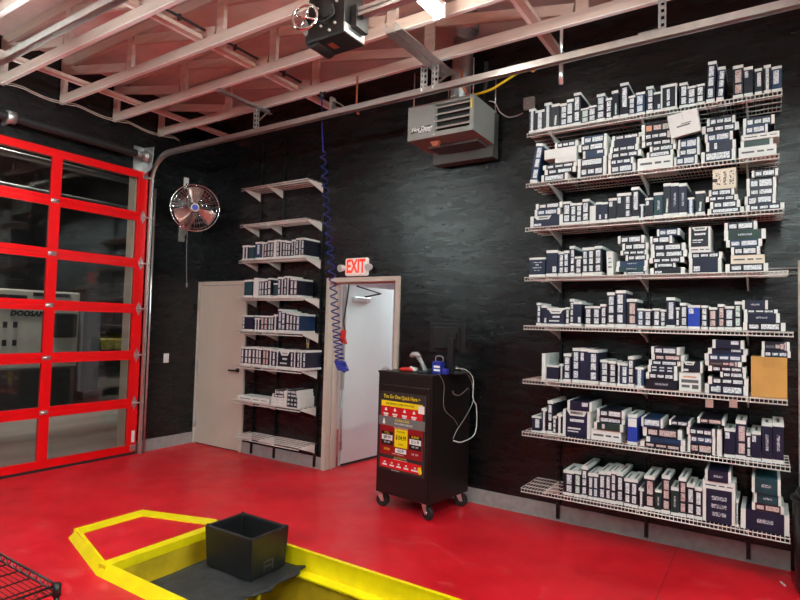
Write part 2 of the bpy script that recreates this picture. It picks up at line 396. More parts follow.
mb = MB(); mb.box(2.68, 3.92, 1.28, 1.92, 2.76, 2.799); mb.build('frame', 'white', lp).matrix_parent_inverse = Matrix.Translation((-3.3, -1.6, -2.74))
mb = MB(); mb.box(2.72, 3.88, 1.32, 1.88, 2.75, 2.76); mb.build('diffuser', 'lednext', lp).matrix_parent_inverse = Matrix.Translation((-3.3, -1.6, -2.74))

def keep(o, p):                      # parent without moving
    o.parent = p; o.matrix_parent_inverse = Matrix.Translation(-Vector(p.location)); return o

# dispenser on the far wall, seen beside the open door
dp = empty('towel_dispenser', (2.72, 2.3, 1.0), 'white dispenser seen past the edge of the open pale door', 'dispenser')
for nm, b, mm in (('cabinet', (2.62, 2.86, 2.2, 2.4, .9, 1.6), 'white'), ('cover', (2.60, 2.88, 2.18, 2.42, 1.62, 1.85), 'white'), ('tray', (2.62, 2.88, 2.17, 2.42, 1.60, 1.63), 'machd'), ('stand', (2.66, 2.82, 2.22, 2.38, 0, .9), 'white')):
    keep(MB().box(*b).build(nm, mm, bev=.01), dp)

# ------------------------------------------------------------------ garage door
d3 = empty('door_3', (0, -1.94, 0)); d3['kind'] = 'structure'
ML, MR, MC = -2.95, -.93, -1.94
zr = [.115, .685, 1.269, 1.839, 2.401, 2.978]       # tops of the lower rails / section joints
def dk(mb, n, m, **k): return keep(mb.build(n, m, **k), d3)
sec = [0.03]+[z-.055 for z in zr[1:]]+[3.49]
for i in range(6):
    z0, z1 = sec[i]+.0006, sec[i+1]-.0006
    b0 = .085 if i == 0 else .055; b1 = .085 if i == 5 else .055
    mb = MB()
    mb.box(.0, .05, ML-.06, MR+.06, z0, z0+b0); mb.box(.0, .05, ML-.06, MR+.06, z1-b1, z1)
    for yc in (ML, MC, MR):
        w = .05 if yc == MC else .06
        mb.box(.0, .05, yc-w, yc+w, z0+b0, z1-b1)
    s = dk(mb, 'door_section', 'red', bev=.001)
    for (ya, yb) in ((ML+.06, MC-.05), (MC+.05, MR-.06)):
        mb = MB(); mb.box(.018, .026, ya-.008, yb+.008, z0+b0-.008, z1-b1+.008); g = mb.build('glass_pane', 'glass', s)
        g.matrix_parent_inverse = Matrix.Translation((0, 1.94, 0)) @ Matrix.Identity(4); g.parent = s; g.matrix_parent_inverse = Matrix.Identity(4); g.location = (0, 0, 0)
for z in [s for s in sec[1:-1]]:
    for yc in (MC, MR+.01, ML-.01):
        mb = MB()
        if yc == MC:
            mb.box(.05, .056, yc-.05, yc+.03, z-.022, z+.022); mb.cyl((.06, yc-.045, z), (.06, yc+.03, z), .012, 8)
        else:
            sg = 1 if yc > MC else -1
            mb.prism([(.05, yc-.03, z-.02), (.05, yc, z-.085), (.05, yc+.03, z-.02), (.05, yc+.03, z+.02), (.05, yc, z+.085), (.05, yc-.03, z+.02)], (.006, 0, 0))
            mb.cyl((.075, yc-.02, z), (.075, yc+sg*.09, z), .010, 8); mb.cyl((.075, yc+sg*.075, z), (.075, yc+sg*.1, z), .025, 12)
        dk(mb, 'hinge', 'silver')
mb = MB(); mb.cyl((.075, MR, 3.42), (.075, MR+.09, 3.42), .012, 8); mb.cyl((.07, MR+.005, 3.42), (.09, MR+.005, 3.42), .03, 12); dk(mb, 'roller', 'silver')
mb = MB(); mb.box(-.005, .045, ML-.06, MR+.06, .0, .03); dk(mb, 'bottom_seal', 'seal')
mb = MB(); mb.box(.05, .054, MR-.005, MR+.035, .15, .29); dk(mb, 'warning_sticker', 'white')
mb = MB(); mb.box(.05, .065, MR-.02, MR+.045, .05, .12); dk(mb, 'bottom_bracket', 'galv')
# beige jambs of the opening
mb = MB(); mb.box(-.15, -.002, GY1-.085, GY1, 0, GZ); mb.box(-.15, -.002, GY0, GY0+.085, 0, GZ); mb.box(-.15, -.002, GY0+.085, GY1-.085, GZ-.06, GZ); struct(mb, 'trim_1', 'cream')
# tracks
def track(y, lab):
    t = empty('door_track', (.1, y, 0), lab, 'door track')
    zt, r = 3.704, .33
    prof = [(.09, 0.0), (.09, zt-r)]+[(.09+r-r*math.cos(a), zt-r+r*math.sin(a)) for a in [PI/2*i/10 for i in range(1, 11)]]+[(6.9, zt+.0)]
    mb = MB()
    for off, w in ((0, .008),):
        n = len(mb.v); C = [(-.03, -.022), (-.03, .022), (.03, .022), (.03, -.022)]
        pts = [Vector((p[0], y, p[1])) for p in prof]
        for i in range(len(pts)-1):             # two flanges and a web; the upright run is slimmer
            d = (pts[i+1]-pts[i]).normalized(); nrm = Vector((-d.z, 0, d.x)); v = abs(d.z)
            hw = .026-.011*v; fw = .05-.018*v
            for sgn in (-1, 1):
                mb.beam(pts[i]+Vector((0, sgn*hw, 0)), pts[i+1]+Vector((0, sgn*hw, 0)), .006, fw, 0, up=tuple(nrm))
            mb.beam(pts[i]+nrm*(fw/2-.001), pts[i+1]+nrm*(fw/2-.001), hw*2+.006, .005, 0, up=tuple(nrm))
    keep(mb.build('rail', 'silver'), t)
    mb = MB(); mb.box(.001, .08, y+.019, y+.025, .0, 3.36); keep(mb.build('wall_angle', 'blackm'), t)
    return t
tr = track(-.845, 'curved silver door track running along above the shelves to the red door')
tr2 = track(-3.04, 'dark edged horizontal door track at upper left under the trusses')
mb = MB()
mb.tube([(.11, -.802, 0.0), (.11, -.802, 3.3)], .012, 8)
keep(mb.build('guide_pipe', 'silver'), tr)
# spring shaft
sh = empty('torsion_spring', (.16, -1.9, 3.66), 'black torsion spring on its shaft above the red glass door', 'spring')
mb = MB(); mb.cyl((.16, -3.0, 3.66), (.16, -.91, 3.66), .014, 10); keep(mb.build('shaft', 'silver'), sh)
pts = []; n = 60
mb = MB()
yy = [-2.98+.0105*i*1.0 for i in range(0, 179)]
mb.tube([(.16, y, 3.66) for y in yy], [.047 if i % 2 else .042 for i in range(len(yy))], 14); keep(mb.build('coil', 'spring'), sh)
mb = MB(); mb.cyl((.16, -2.50, 3.66), (.16, -2.42, 3.66), .062, 16); mb.box(.0, .16, -2.475, -2.455, 3.60, 3.70); keep(mb.build('centre_bracket', 'galv'), sh)
mb = MB(); mb.cyl((.16, -1.12, 3.66), (.16, -1.05, 3.66), .038, 14); keep(mb.build('winding_cone', 'plate'), sh)
mb = MB(); mb.cyl((.16, -1.02, 3.66), (.16, -.95, 3.66), .05, 16); mb.ring((.16, -.985, 3.66), (0, 1, 0), .058, .012, 24); keep(mb.build('cable_drum', 'galv'), sh)
mb = MB(); mb.prism([(0.002, -.93, 3.42), (.2, -.93, 3.52), (.23, -.93, 3.78), (.002, -.93, 3.80)], (0, .012, 0)); mb.box(.001, .012, -1.05, -.918, 3.42, 3.8); keep(mb.build('end_bracket', 'galv'), sh)

# ------------------------------------------------------------------ outside, through the glass
mb = MB(); mb.box(-9, -.02, -7, 5, -.12, -.01); struct(mb, 'floor.002', 'concrete')
mb = MB(); mb.box(-9.1, -9, -7, 5, -.1, 5.5); struct(mb, 'wall_far.004', 'farwall')
mb = MB(); mb.box(-9.1, 0-.15, 5, 5.1, -.1, 5.5); struct(mb, 'wall_far.005', 'farwall')
mb = MB(); mb.box(-9.1, 0-.15, -7.1, -7, -.1, 5.5); struct(mb, 'wall_far.006', 'farwall')
mb = MB(); mb.box(-9.1, -.15, -7.1, 5.1, 5.5, 5.6); struct(mb, 'ceiling.002', 'farwall')
mc = empty('machining_centre', (-4.8, -.6, 0), 'large cream machine tool with dark base seen through the garage door glass', 'machine')
keep(MB().box(-5.8, -4.0, -3.2, .45, .75, 2.1).build('housing', 'machw', bev=.03), mc)
keep(MB().box(-5.7, -3.95, -3.1, .40, 0, .75).build('base', 'machd', bev=.02), mc)
keep(MB().box(-4.0, -3.97, -.35, .25, 2.0, 2.06).box(-4.0, -3.97, -.85, -.45, 1.86, 2.0).build('dark_panel', 'machd'), mc)
keep(MB().box(-4.0, -3.93, .0, .38, 1.28, 1.72).build('control_screen', 'machd', bev=.03), mc)
keep(MB().box(-4.1, -3.9, .46, .80, .3, 1.9).build('control_cabinet', 'bluem', bev=.02), mc)
mb = MB(); add_text(mb, 0, 'DOOSAN', .125, Matrix.Translation((-3.99, -.42, 1.69)) @ FACE_X, .004, bold=.006, shear=.2); keep(mb.build('lettering', 'machd'), mc)
mb = MB()
for z in (1.5, 1.2): 
    for y in (-2.6, -1.6, -.75, -.6): mb.box(-4.0, -3.98, y-.03, y+.03, z-.05, z+.05)
keep(mb.build('buttons', 'machd'), mc)
keep(MB().box(-4.0, -3.985, -1.02, -1.0, .78, 2.05).box(-4.0, -3.985, -2.2, -2.18, .78, 2.05).build('door_seam', 'plate'), mc)
rk = empty('parts_rack', (-5.2, 1.9, 0), 'dark rack holding rows of yellow bins seen through the garage door glass', 'rack')
keep(MB().box(-5.4, -4.9, 1.0, 1.05, 0, 2.2).box(-5.4, -4.9, 2.9, 2.95, 0, 2.2).box(-5.4, -4.9, 1.0, 2.95, .95, .99).box(-5.4, -4.9, 1.0, 2.95, 1.45, 1.49).box(-5.4, -4.9, 1.0, 2.95, 2.16, 2.2).build('frame', 'machd'), rk)
for i in range(6): keep(MB().prism([(-5.35, 1.08+.3*i, 1.0), (-4.92, 1.08+.3*i, 1.0), (-4.88, 1.08+.3*i, 1.2), (-5.35, 1.08+.3*i, 1.32)], (0, .27, 0)).build('bin', 'yb'), rk)
tag(MB().box(-1.0, -.92, -.38, -.28, -.01, 1.35).box(-1.06, -.86, -.44, -.22, -.01, .01).build('guard_post', 'redpost', org=(-.96, -.33, 0), bev=.005), 'dark red steel post just outside the garage door glass', 'post')
tag(MB().box(-3.3, -3.22, -1.52, -1.44, -.01, 5.4).box(-3.38, -3.14, -1.6, -1.36, -.01, .02).build('support_column', 'cream', org=(-3.26, -1.48, 0)), 'pale upright column beyond the glass of the upper left panes', 'column')
mb = MB()
for z in (3.6, 4.1):
    mb.tube([(-3, -7, z), (-3, 5, z)], .05, 10)
    for y in (-4, -.5, 3): mb.cyl((-3, y, z), (-3, y, 5.5), .008, 6)
tag(mb.build('overhead_pipe', 'plate', org=(-3, 0, 3.6)), 'grey pipes under the ceiling outside the top panes', 'pipe')
ol = empty('outside_lamp', (-3.5, -1.5, 5.2), 'dim ceiling lamp over the machine beyond the garage door', 'light')
keep(MB().box(-3.7, -3.3, -2.3, -.7, 5.25, 5.36).box(-3.52, -3.48, -2.0, -1.98, 5.36, 5.5).box(-3.52, -3.48, -1.02, -1.0, 5.36, 5.5).build('housing', 'white'), ol)
K['outled'] = mat('outside_led', (.9, .9, .9), .4, emit=(1, .95, .85), estr=52)
keep(MB().box(-3.66, -3.34, -2.27, -.73, 5.235, 5.25).build('diffuser', 'outled'), ol)

# ------------------------------------------------------------------ roof trusses
TY = [-.74, -1.33, -1.93, -2.51, -3.11, -3.71, -4.31, -4.91]
TN = ['nearest the shelf wall', 'second out from the shelf wall', 'third out from the shelf wall', 'fourth out from the shelf wall', 'fifth out from the shelf wall', 'sixth out from the shelf wall', 'seventh out from the shelf wall', 'eighth out from the shelf wall']
ZB = 4.0
def truss():
    r = empty('roof_truss', (0, 0, ZB))
    X1 = 9.4
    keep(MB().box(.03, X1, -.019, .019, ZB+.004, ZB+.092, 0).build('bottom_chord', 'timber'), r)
    keep(MB().box(.03, X1, -.0195, .0195, ZB, ZB+.006, 0).build('lit_underside', 'timberlit'), r)  # pale strip painting the light on the chord's underside
    keep(MB().box(.03, X1, -.019, .019, 4.40, 4.49, 0).build('top_chord', 'timber'), r)
    keep(MB().box(.03, .12, -.018, .018, ZB+.09, 4.40).build('heel_post', 'timber'), r)
    xs = [1.31+1.34*i for i in range(6)]
    for i, x in enumerate(xs):
        keep(MB().box(x, x+.09, -.018, .018, ZB+.09, 4.40).build('post', 'timber'), r)
    prev = .10
    for x in xs:
        keep(MB().beam((prev+.02, 0, 4.36), (x-.02, 0, ZB+.12), .034, .085).build('web_brace', 'timber'), r); prev = x+.09
    return r
t0 = truss()
def copy_tree(o, parent=None, loc=None):
    c = o.copy(); COL.objects.link(c)
    if parent:
        mi = o.matrix_parent_inverse.copy(); c.parent = parent; c.matrix_parent_inverse = mi
    if loc: c.location = loc
    for ch in list(o.children): copy_tree(ch, c)
    return c
trs = [t0]+[copy_tree(t0) for _ in TY[1:]]
for t, y, n in zip(trs, TY, TN):
    t.location = (0, y, ZB); tag(t, 'pink white timber roof truss, '+n, 'truss', 'roof trusses')
# lateral braces over the bottom chords and boards near the door wall
for x, lab in ((2.42, 'pale timber brace with conduit crossing the trusses in the middle'), (.55, 'pink timber board crossing the truss ends above the door'), (5.0, 'pale timber brace crossing the trusses over the heater side')):
    z = 4.115
    b = empty('lateral_brace', (x, -2.6, z), lab, 'brace', 'lateral braces across the trusses')
    keep(MB().box(x-.045, x+.045, -5.2, -.06, ZB+.094, ZB+.13).build('board', 'timber'), b)
    keep(MB().box(x-.045, x-.012, -5.2, -.06, ZB+.0935, ZB+.096).build('lit_edge', 'timberlit'), b)  # same light-painted tone under the brace
mb = MB(); mb.tube([(2.50, -5.2, 4.16), (2.50, -.35, 4.16)], .012, 8)
for y in (-3.4, -2.2, -1.62, -1.0): mb.box(2.485, 2.515, y-.01, y+.01, 4.13, 4.18)
tag(mb.build('conduit', 'machd', org=(2.5, -2.6, 4.16)), 'dark thin conduit beside the middle timber brace in the ceiling', 'conduit')
mb = MB()
for k in range(2):
    pts = []
    for i in range(0, 41):
        y = -4.0+3.5*i/40; s = (y*1.68) % 1; pts.append((.10+.03*k, y, 4.04-.03*k-.04*math.sin(PI*s)))
    mb.tube(pts, .005, 6)
tag(mb.build('electric_cable', 'timber', org=(.35, -2.2, 4.0)), 'pair of thin cables sagging along the truss ends above the door', 'cable')

# ------------------------------------------------------------------ strip lights
def strip_light(x, y0, y1, z, lab, lm='led'):
    r = empty('strip_light', (x, (y0+y1)/2, z), lab, 'light', 'ceiling strip lights')
    keep(MB().box(x-.035, x+.035, y0, y1, z+.035, z+.07).box(x-.05, x+.05, y0, y0+.02, z-.05, z+.07).box(x-.05, x+.05, y1-.02, y1, z-.05, z+.07).build('housing', 'white', bev=.004), r)
    keep(MB().cyl((x, y0+.02, z-.008), (x, y1-.02, z-.008), .042, 14).build('diffuser', lm), r)
    for yy in (y0+.3, y1-.3): keep(MB().cyl((x, yy, z+.07), (x, yy, ZD), .004, 6).build('hanger', 'galv'), r)
    return r
ZL = 3.55
strip_light(4.547, -2.66, -1.462, 3.955, 'lit strip light in the trusses above the grey heater', 'ledsoft')
strip_light(1.5, -5.6, -3.2, ZL, 'lit strip light over the left side of the bay')
strip_light(4.1, -7.2, -4.9, ZL, 'lit strip light over the middle of the bay behind the camera')
strip_light(6.8, -4.2, -1.9, ZL, 'lit strip light almost above the camera')
strip_light(9.0, -4.4, -2.2, 3.05, 'unseen strip light hung low over the far right of the bay')  # unseen lamp, hung low to graze the truss bottoms with light
strip_light(7.4, -8.6, -6.4, ZL, 'lit strip light near the front right corner of the bay')

# ------------------------------------------------------------------ door operator
OX0, OX1, OY0, OY1, OZ0, OZ1 = 3.72, 4.10, -2.0, -1.78, 3.69, 4.03
op = empty('door_operator', ((OX0+OX1)/2, -1.9, OZ0), 'black electric door opener with chrome hand wheel hung under the trusses', 'door opener')
keep(MB().box(OX0+.03, OX1-.012, OY0, OY1, OZ0+.012, OZ1).build('motor_box', 'blackm', bev=.006), op)
keep(MB().box(OX0+.04, OX1, OY0-.004, OY1+.004, OZ0, OZ0+.012, 1).box(OX1-.012, OX1, OY0-.004, OY1+.004, OZ0+.003, OZ0+.075).build('base_plate', ['silver', 'blackm']), op)
keep(MB().cyl((OX0+.07, OY0+.01, OZ0+.045), (OX0+.07, OY1-.01, OZ0+.045), .07, 20).build('motor_drum', 'seal'), op)
keep(MB().cyl((OX0+.02, OY0+.01, OZ0+.13), (OX0+.02, OY1-.08, OZ0+.13), .055, 12).build('gear_housing', 'plate'), op)
mb = MB(); wc = Vector((OX0+.055, OY0-.06, OZ0+.17)); wn = Vector((.35, -1, .1)).normalized()
mb.ring(wc, wn, .095, .012, 28, 0, 8); mb.cyl(wc-wn*.02, wc+wn*.02, .02, 12)
u = wn.orthogonal().normalized(); q = wn.cross(u)
for k in range(4):
    a = PI/2*k+.5; mb.tube([wc, wc+(u*math.cos(a)+q*math.sin(a))*.095], .008, 6)
mb.cyl(wc, wc-wn*.07, .012, 8)
keep(mb.build('hand_wheel', 'chrome'), op)
mb = MB()
for x, z in ((.12, .24), (.20, .22), (.30, .245), (.16, .10), (.29, .09), (.24, .05)): mb.cyl((OX0+x, OY0, OZ0+z), (OX0+x, OY0-.012, OZ0+z), .010, 8)
keep(mb.build('bolt', 'silver'), op)
mb = MB(); mb.cyl((OX0+.23, OY0, OZ0+.19), (OX0+.23, OY0-.03, OZ0+.19), .05, 18); mb.tube([(OX0+.10, OY0-.02, OZ0+.14), (OX0+.2, OY0-.02, OZ0+.11), (OX0+.29, OY0-.02, OZ0+.15), (OX0+.28, OY0-.02, OZ0+.22)], .008, 6)
keep(mb.build('pulley', 'seal'), op)
keep(MB().box(OX0+.16, OX0+.21, OY0+.07, OY0+.15, OZ0-.001, OZ0).build('caution_sticker', 'copper'), op)
keep(MB().box(OX1, OX1+.05, OY0+.06, OY1-.02, OZ0+.06, OZ0+.22).build('terminal_box', 'blackm'), op)
mb = MB(); mb.box(OX1-.05, 9.4, -1.925, -1.86, OZ0+.165, OZ0+.175); mb.box(OX1-.05, 9.4, -1.925, -1.918, OZ0+.14, OZ0+.2); mb.box(OX1-.05, 9.4, -1.867, -1.86, OZ0+.14, OZ0+.2)
keep(mb.build('drive_rail', 'silver'), op)
for x in (OX0+.1, OX1-.04):
    for ya, yb in ((OY1-.03, OY1), (OY0, OY0+.03)): keep(MB().box(x-.015, x+.015, ya, yb, OZ1-.05, 4.2).build('hanger_strap', 'galv'), op)

# ------------------------------------------------------------------ track hangers
def perforated(mb, a, b, w=.045):
    """L-shaped slotted angle from a to b"""
    a = Vector(a); b = Vector(b); d = (b-a).normalized(); L = (b-a).length
    up = Vector((0, 0, 1)) if abs(d.z) < .8 else Vector((1, 0, 0))
    up = (up-d*up.dot(d)).normalized(); q = up.cross(d)
    for (e, o) in ((up, q), (q, up)):
        T = Matrix((d, e, o)).transposed().to_4x4(); T.translation = a
        mb.box(0, L, 0, .012, 0, .004, 0, T); mb.box(0, L, w-.012, w, 0, .004, 0, T)
        k = 0
        while k*.05 < L-.02:
            mb.box(k*.05, k*.05+.025, .012, w-.012, 0, .004, 0, T); k += 1
    return mb
def angle_bar(a, b, w=.05):
    a = Vector(a); b = Vector(b); mb = MB()
    mb.beam(a, b, .005, w); mb.beam(a+Vector((w/2, 0, -w/2)), b+Vector((w/2, 0, -w/2)), w, .005)
    n = int((b-a).length/.08)
    for i in range(n):
        p = a.lerp(b, (i+.5)/n); mb.cyl(p+Vector((.003, 0, .006)), p+Vector((-.0035, 0, .006)), .006, 6)
    return mb
TK = -.845
h1 = empty('track_hanger', (1.95, TK, 3.74), 'slim angle iron hanger holding the curved track left of the blue hose', 'track hanger', 'track hangers')
keep(angle_bar((1.95, -1.36, 3.975), (1.95, -.66, 3.975)).build('cross_angle', 'galv'), h1)
keep(perforated(MB(), (1.95, TK, 3.735), (1.95, TK, 3.97)).build('drop_angle', 'galv'), h1)
keep(MB().beam((1.95, TK, 3.80), (1.95, -.70, 3.96), .03, .006).build('gusset', 'galv'), h1)
h2 = empty('track_hanger', (4.1, TK, 3.735), 'wide angle iron hanger with two slotted legs above the heater', 'track hanger', 'track hangers')
keep(angle_bar((4.09, -1.50, 3.945), (4.09, -.62, 3.945), .075).build('cross_angle', 'galv'), h2)
keep(angle_bar((4.17, -1.50, 3.945), (4.17, -.62, 3.945), .075).build('cross_angle', 'galv'), h2)
for x in (4.04, 4.15): keep(perforated(MB(), (x, TK, 3.70), (x, TK, 3.93)).build('drop_angle', 'galv'), h2)
keep(MB().beam((4.16, TK, 3.74), (4.16, -.62, 3.92), .04, .006).build('gusset', 'galv'), h2)
h3 = empty('track_hanger', (5.93, TK, 3.735), 'slotted upright hanger on the track above the long shelves', 'track hanger', 'track hangers')
keep(perforated(MB(), (5.93, TK, 3.735), (5.93, TK, 4.02)).build('drop_angle', 'galv'), h3)
keep(MB().box(5.80, 5.96, TK-.03, TK+.03, 3.731, 3.741).build('foot_plate', 'galv'), h3)
mb = MB(); mb.box(3.0, 3.03, TK-.03, TK+.03, 3.731, 3.86); mb.beam((3.02, TK, 3.84), (3.16, TK, 3.745), .03, .008); keep(mb.build('stop_bracket', 'silver'), tr)
mb = MB(); mb.tube([(3.25, -.768, 4.05), (3.25, -.768, 3.70), (3.29, -.79, 3.67)], .010, 8)
tag(mb.build('copper_pipe', 'copper', org=(3.25, -.77, 3.70)), 'short copper coloured rod dropping from a truss to the track', 'rod')
mb = MB(); mb.cyl((5.22, -.74, 3.74), (5.22, -.74, 4.06), .013, 8); mb.cyl((5.22, -.74, 3.56), (5.22, -.74, 3.74), .018, 10)
tag(mb.build('drop_rod', 'silver', org=(5.22, -.74, 3.56)), 'bright short rod hanging down past the track right of the heater', 'rod')

# ------------------------------------------------------------------ unit heater
HX0, HX1, HY0, HY1, HZ0, HZ1 = 3.735, 4.41, -.60, -.15, 3.385, 3.705
ht = empty('unit_heater', (4.07, -.37, HZ0), 'grey gas unit heater with louvered front hanging below the trusses', 'heater')
mb = MB(); LX0, LX1, LZ0, LZ1 = HX0+.29, HX1-.035, HZ0+.045, HZ1-.03
mb.box(HX0, HX1, HY0+.05, HY1, HZ0, HZ1); mb.box(HX0, LX0, HY0, HY0+.06, HZ0, HZ1); mb.box(LX1, HX1, HY0, HY0+.06, HZ0, HZ1)
mb.box(LX0, LX1, HY0, HY0+.06, HZ0, LZ0); mb.box(LX0, LX1, HY0, HY0+.06, LZ1, HZ1)
keep(mb.build('cabinet', 'heater'), ht)
keep(MB().box(LX0, LX1, HY0+.045, HY0+.0495, LZ0, LZ1).build('opening', 'dark'), ht)
for i in range(4):
    z = LZ0+.04+.062*i
    T = Matrix.Translation((0, HY0+.02, z)) @ Matrix.Rotation(R(28), 4, 'X')
    keep(MB().box(LX0+.004, LX1-.004, -.03, .03, -.006, .006, 0, T).build('louver', 'slat'), ht)
keep(MB().box(HX0+.012, LX0-.02, HY0-.003, HY0, HZ0+.01, HZ1-.01).build('access_panel', 'heater'), ht)
mb = MB()
for x, z in ((HX0+.02, HZ1-.02), (LX0-.005, HZ1-.03), (LX0-.005, HZ0+.14), (LX0-.005, HZ0+.02)): mb.cyl((x, HY0, z), (x, HY0-.006, z), .006, 8)
keep(mb.build('screw', 'silver'), ht)
mb = MB(); T0 = Matrix.Translation((HX0+.155, HY0-.0045, HZ0+.085)) @ FACE_Y
P = [(HX0+.035, HZ0+.06), (HX0+.06, HZ0+.105), (HX0+.25, HZ0+.118), (HX0+.25, HZ0+.088), (HX0+.245, HZ0+.05), (HX0+.12, HZ0+.052), (HX0+.11, HZ0+.07)]
mb.prism([(x, HY0-.0035, z) for x, z in P], (0, -.0008, 0), 1)
add_text(mb, 0, 'Hot Dawg', .052, Matrix.Translation((HX0+.155, HY0-.0052, HZ0+.094)) @ FACE_Y, shear=.25, bold=.0018)
add_text(mb, 0, 'MODINE', .034, Matrix.Translation((HX0+.185, HY0-.0052, HZ0+.066)) @ FACE_Y, bold=.001)
keep(mb.build('logo', ['white', 'machd']), ht)
keep(MB().box(LX1+.008, LX1+.022, HY0-.002, HY0, HZ1-.12, HZ1-.04).build('warning_sticker', 'pyel'), ht)
keep(MB().box(HX0+.10, HX1-.06, HY0+.22, HY1+.03, HZ0-.025, HZ0).build('burner_tray', 'underpan'), ht)  # shade below the cabinet put into its colour
keep(MB().box(HX0+.03, HX1-.002, HY1-.02, HY1+.10, HZ0-.12, HZ1-.01).build('rear_housing', 'underpan'), ht)  # dark tone stands in for the shade on this rear part
keep(MB().prism([(HX0+.18, HY0+.10, HZ0), (HX0+.28, HY0+.10, HZ0), (HX0+.26, HY0+.10, HZ0-.05), (HX0+.22, HY0+.10, HZ0-.05)], (0, .04, 0)).build('vent_flap', 'copper'), ht)
for x, y in ((HX0+.03, HY0+.05), (HX1-.03, HY0+.05), (HX1-.02, HY1+.06), (HX0+.18, HY1)):
    keep(MB().cyl((x, y, HZ1), (x, y, 4.05), .006, 8).cyl((x, y, HZ1), (x, y, HZ1+.02), .012, 8).build('hanger_rod', 'silver'), ht)
mb = MB(); mb.cyl((HX0+.36, -.36, HZ1), (HX0+.36, -.36, HZ1+.10), .035, 14); mb.cyl((HX0+.36, -.36, HZ1+.10), (HX0+.36, -.36, HZ1+.12), .045, 14); keep(mb.build('gas_fitting', 'silver'), ht)
mb = MB(); mb.tube([(HX0+.30, -.14, HZ1-.02), (HX0+.30, -.14, HZ1+.12), (HX0+.32, -.16, HZ1+.30), (HX0+.36, -.2, 4.45)], .10, 18); keep(mb.build('flue_pipe', 'galv'), ht)
mb = MB(); mb.tube([(HX1-.10, HY0+.12, HZ1), (HX1-.10, HY0+.08, HZ1+.05), (HX1-.13, HY0+.04, HZ1+.10), (HX1-.14, HY0+.03, HZ1+.25)], .014, 8); keep(mb.build('copper_line', 'copper'), ht)
mb = MB(); mb.tube([(HX1-.08, -.3, HZ1), (HX1-.03, -.36, HZ1+.04), (HX1+.02, -.4, HZ1+.14), (HX1+.03, -.42, 4.05)], .02, 8); keep(mb.build('black_hose', 'seal'), ht)
def smooth(pts, n=8):
    pts = [Vector(p) for p in pts]; out = []
    for i in range(len(pts)-1):
        p0 = pts[max(i-1, 0)]; p1 = pts[i]; p2 = pts[i+1]; p3 = pts[min(i+2, len(pts)-1)]
        for k in range(n):
            t = k/n; out.append(.5*((2*p1)+(p2-p0)*t+(2*p0-5*p1+4*p2-p3)*t*t+(3*p1-p0-3*p2+p3)*t**3))
    return out+[pts[-1]]
g = empty('gas_hose', (4.45, -.45, 3.72), 'yellow flexible gas hose from the heater up to the wall', 'hose')
pts = smooth([un(474, 95, 'y', -.45), un(490, 90, 'y', -.42), un(505, 81, 'y', -.36), un(518, 73, 'y', -.25), un(527, 70, 'y', -.12), un(533, 70, 'y', -.004)])
keep(MB().tube(pts, .012, 8).build('tube', 'gasy'), g)
keep(MB().cyl(un(533, 70, 'y', -.03), un(533, 70, 'y', 0), .022, 10).build('wall_fitting', 'orange'), g)
jb = empty('junction_box', (4.72, -.02, 3.73), 'grey square junction box on the wall left of the top long shelf', 'junction box')
a = un(528, 103, 'y', -.04)
keep(MB().box(a.x-.045, a.x+.055, -.045, -.001, a.z-.055, a.z+.055).build('box', 'heater', bev=.004), jb)
keep(MB().cyl((a.x, -.045, a.z), (a.x, -.05, a.z), .012, 8).build('knockout', 'plate'), jb)
pts = smooth([un(489, 101, 'y', -.16), un(495, 103, 'y', -.12), un(500, 112, 'y', -.06), un(508, 117, 'y', -.03), un(516, 116, 'y', -.03), un(523, 113, 'y', -.03)])
keep(MB().tube(pts, .006, 6).build('flexible_conduit', 'silver'), jb)
# roof vent drum behind the trusses
c = un(468, 24, 'z', 4.36)
tag(MB().cyl((c.x, c.y, 4.28), (c.x, c.y, 4.44), .10, 18).cyl((c.x, c.y, 4.44), (c.x, c.y, ZD), .07, 14).build('roof_vent', 'galv', org=(c.x, c.y, 4.28)), 'round galvanised vent collar in the roof above the heater', 'vent')

# ------------------------------------------------------------------ wall fan
fc = Vector((.42, -.44, 3.095)); fn = Vector((.80, -.60, -.10)).normalized(); FR = .295
fan = empty('wall_fan', fc, 'round caged metal wall fan between the garage door and the corner', 'fan')
u = Vector((0, 0, 1)); u = (u-fn*u.dot(fn)).normalized(); q = fn.cross(u)
def P3(r, a, k): return fc+(u*math.cos(a)+q*math.sin(a))*r+fn*k
mb = MB()
for r, k in ((FR, 0), (FR*.88, .055), (FR*.7, .085), (FR*.5, .10), (FR*.28, .108), (FR*.9, -.055), (FR*.6, -.085)):
    mb.ring(fc+fn*k, fn, r, .0075 if k == 0 else .0022, 40, 0, 6)
for i in range(44):
    a = 2*PI*i/44
    mb.tube([P3(FR, a, 0), P3(FR*.88, a, .055), P3(FR*.6, a, .093), P3(.07, a, .11)], .0026, 4)
    if i % 2 == 0: mb.tube([P3(FR, a, 0), P3(FR*.88, a, -.055), P3(FR*.6, a, -.085), P3(.07, a, -.09)], .0018, 4)
keep(mb.build('cage', 'chrome'), fan)
for k in range(3):
    a0 = PI+PI/3+2*PI*k/3-.02; mb = MB(); A = []; B = []
    for r in (.05, .13, .22, .265):
        w = {.05: .34, .13: .40, .22: .40, .265: .34}[r]
        row = [P3(r, a0+w*s, .035*s+.0) for s in (-1, -.5, 0, .5, 1)]
        A.append(row)
    n = len(mb.v)
    for row in A: mb.v += [tuple(p) for p in row]
    for i in range(3):
        for j in range(4): mb.f.append((n+i*5+j, n+i*5+j+1, n+(i+1)*5+j+1, n+(i+1)*5+j)); mb.m.append(0); mb.sm.append(True)
    o = keep(mb.build('blade', 'blades'), fan); s = o.modifiers.new('thick', 'SOLIDIFY'); s.thickness = .004
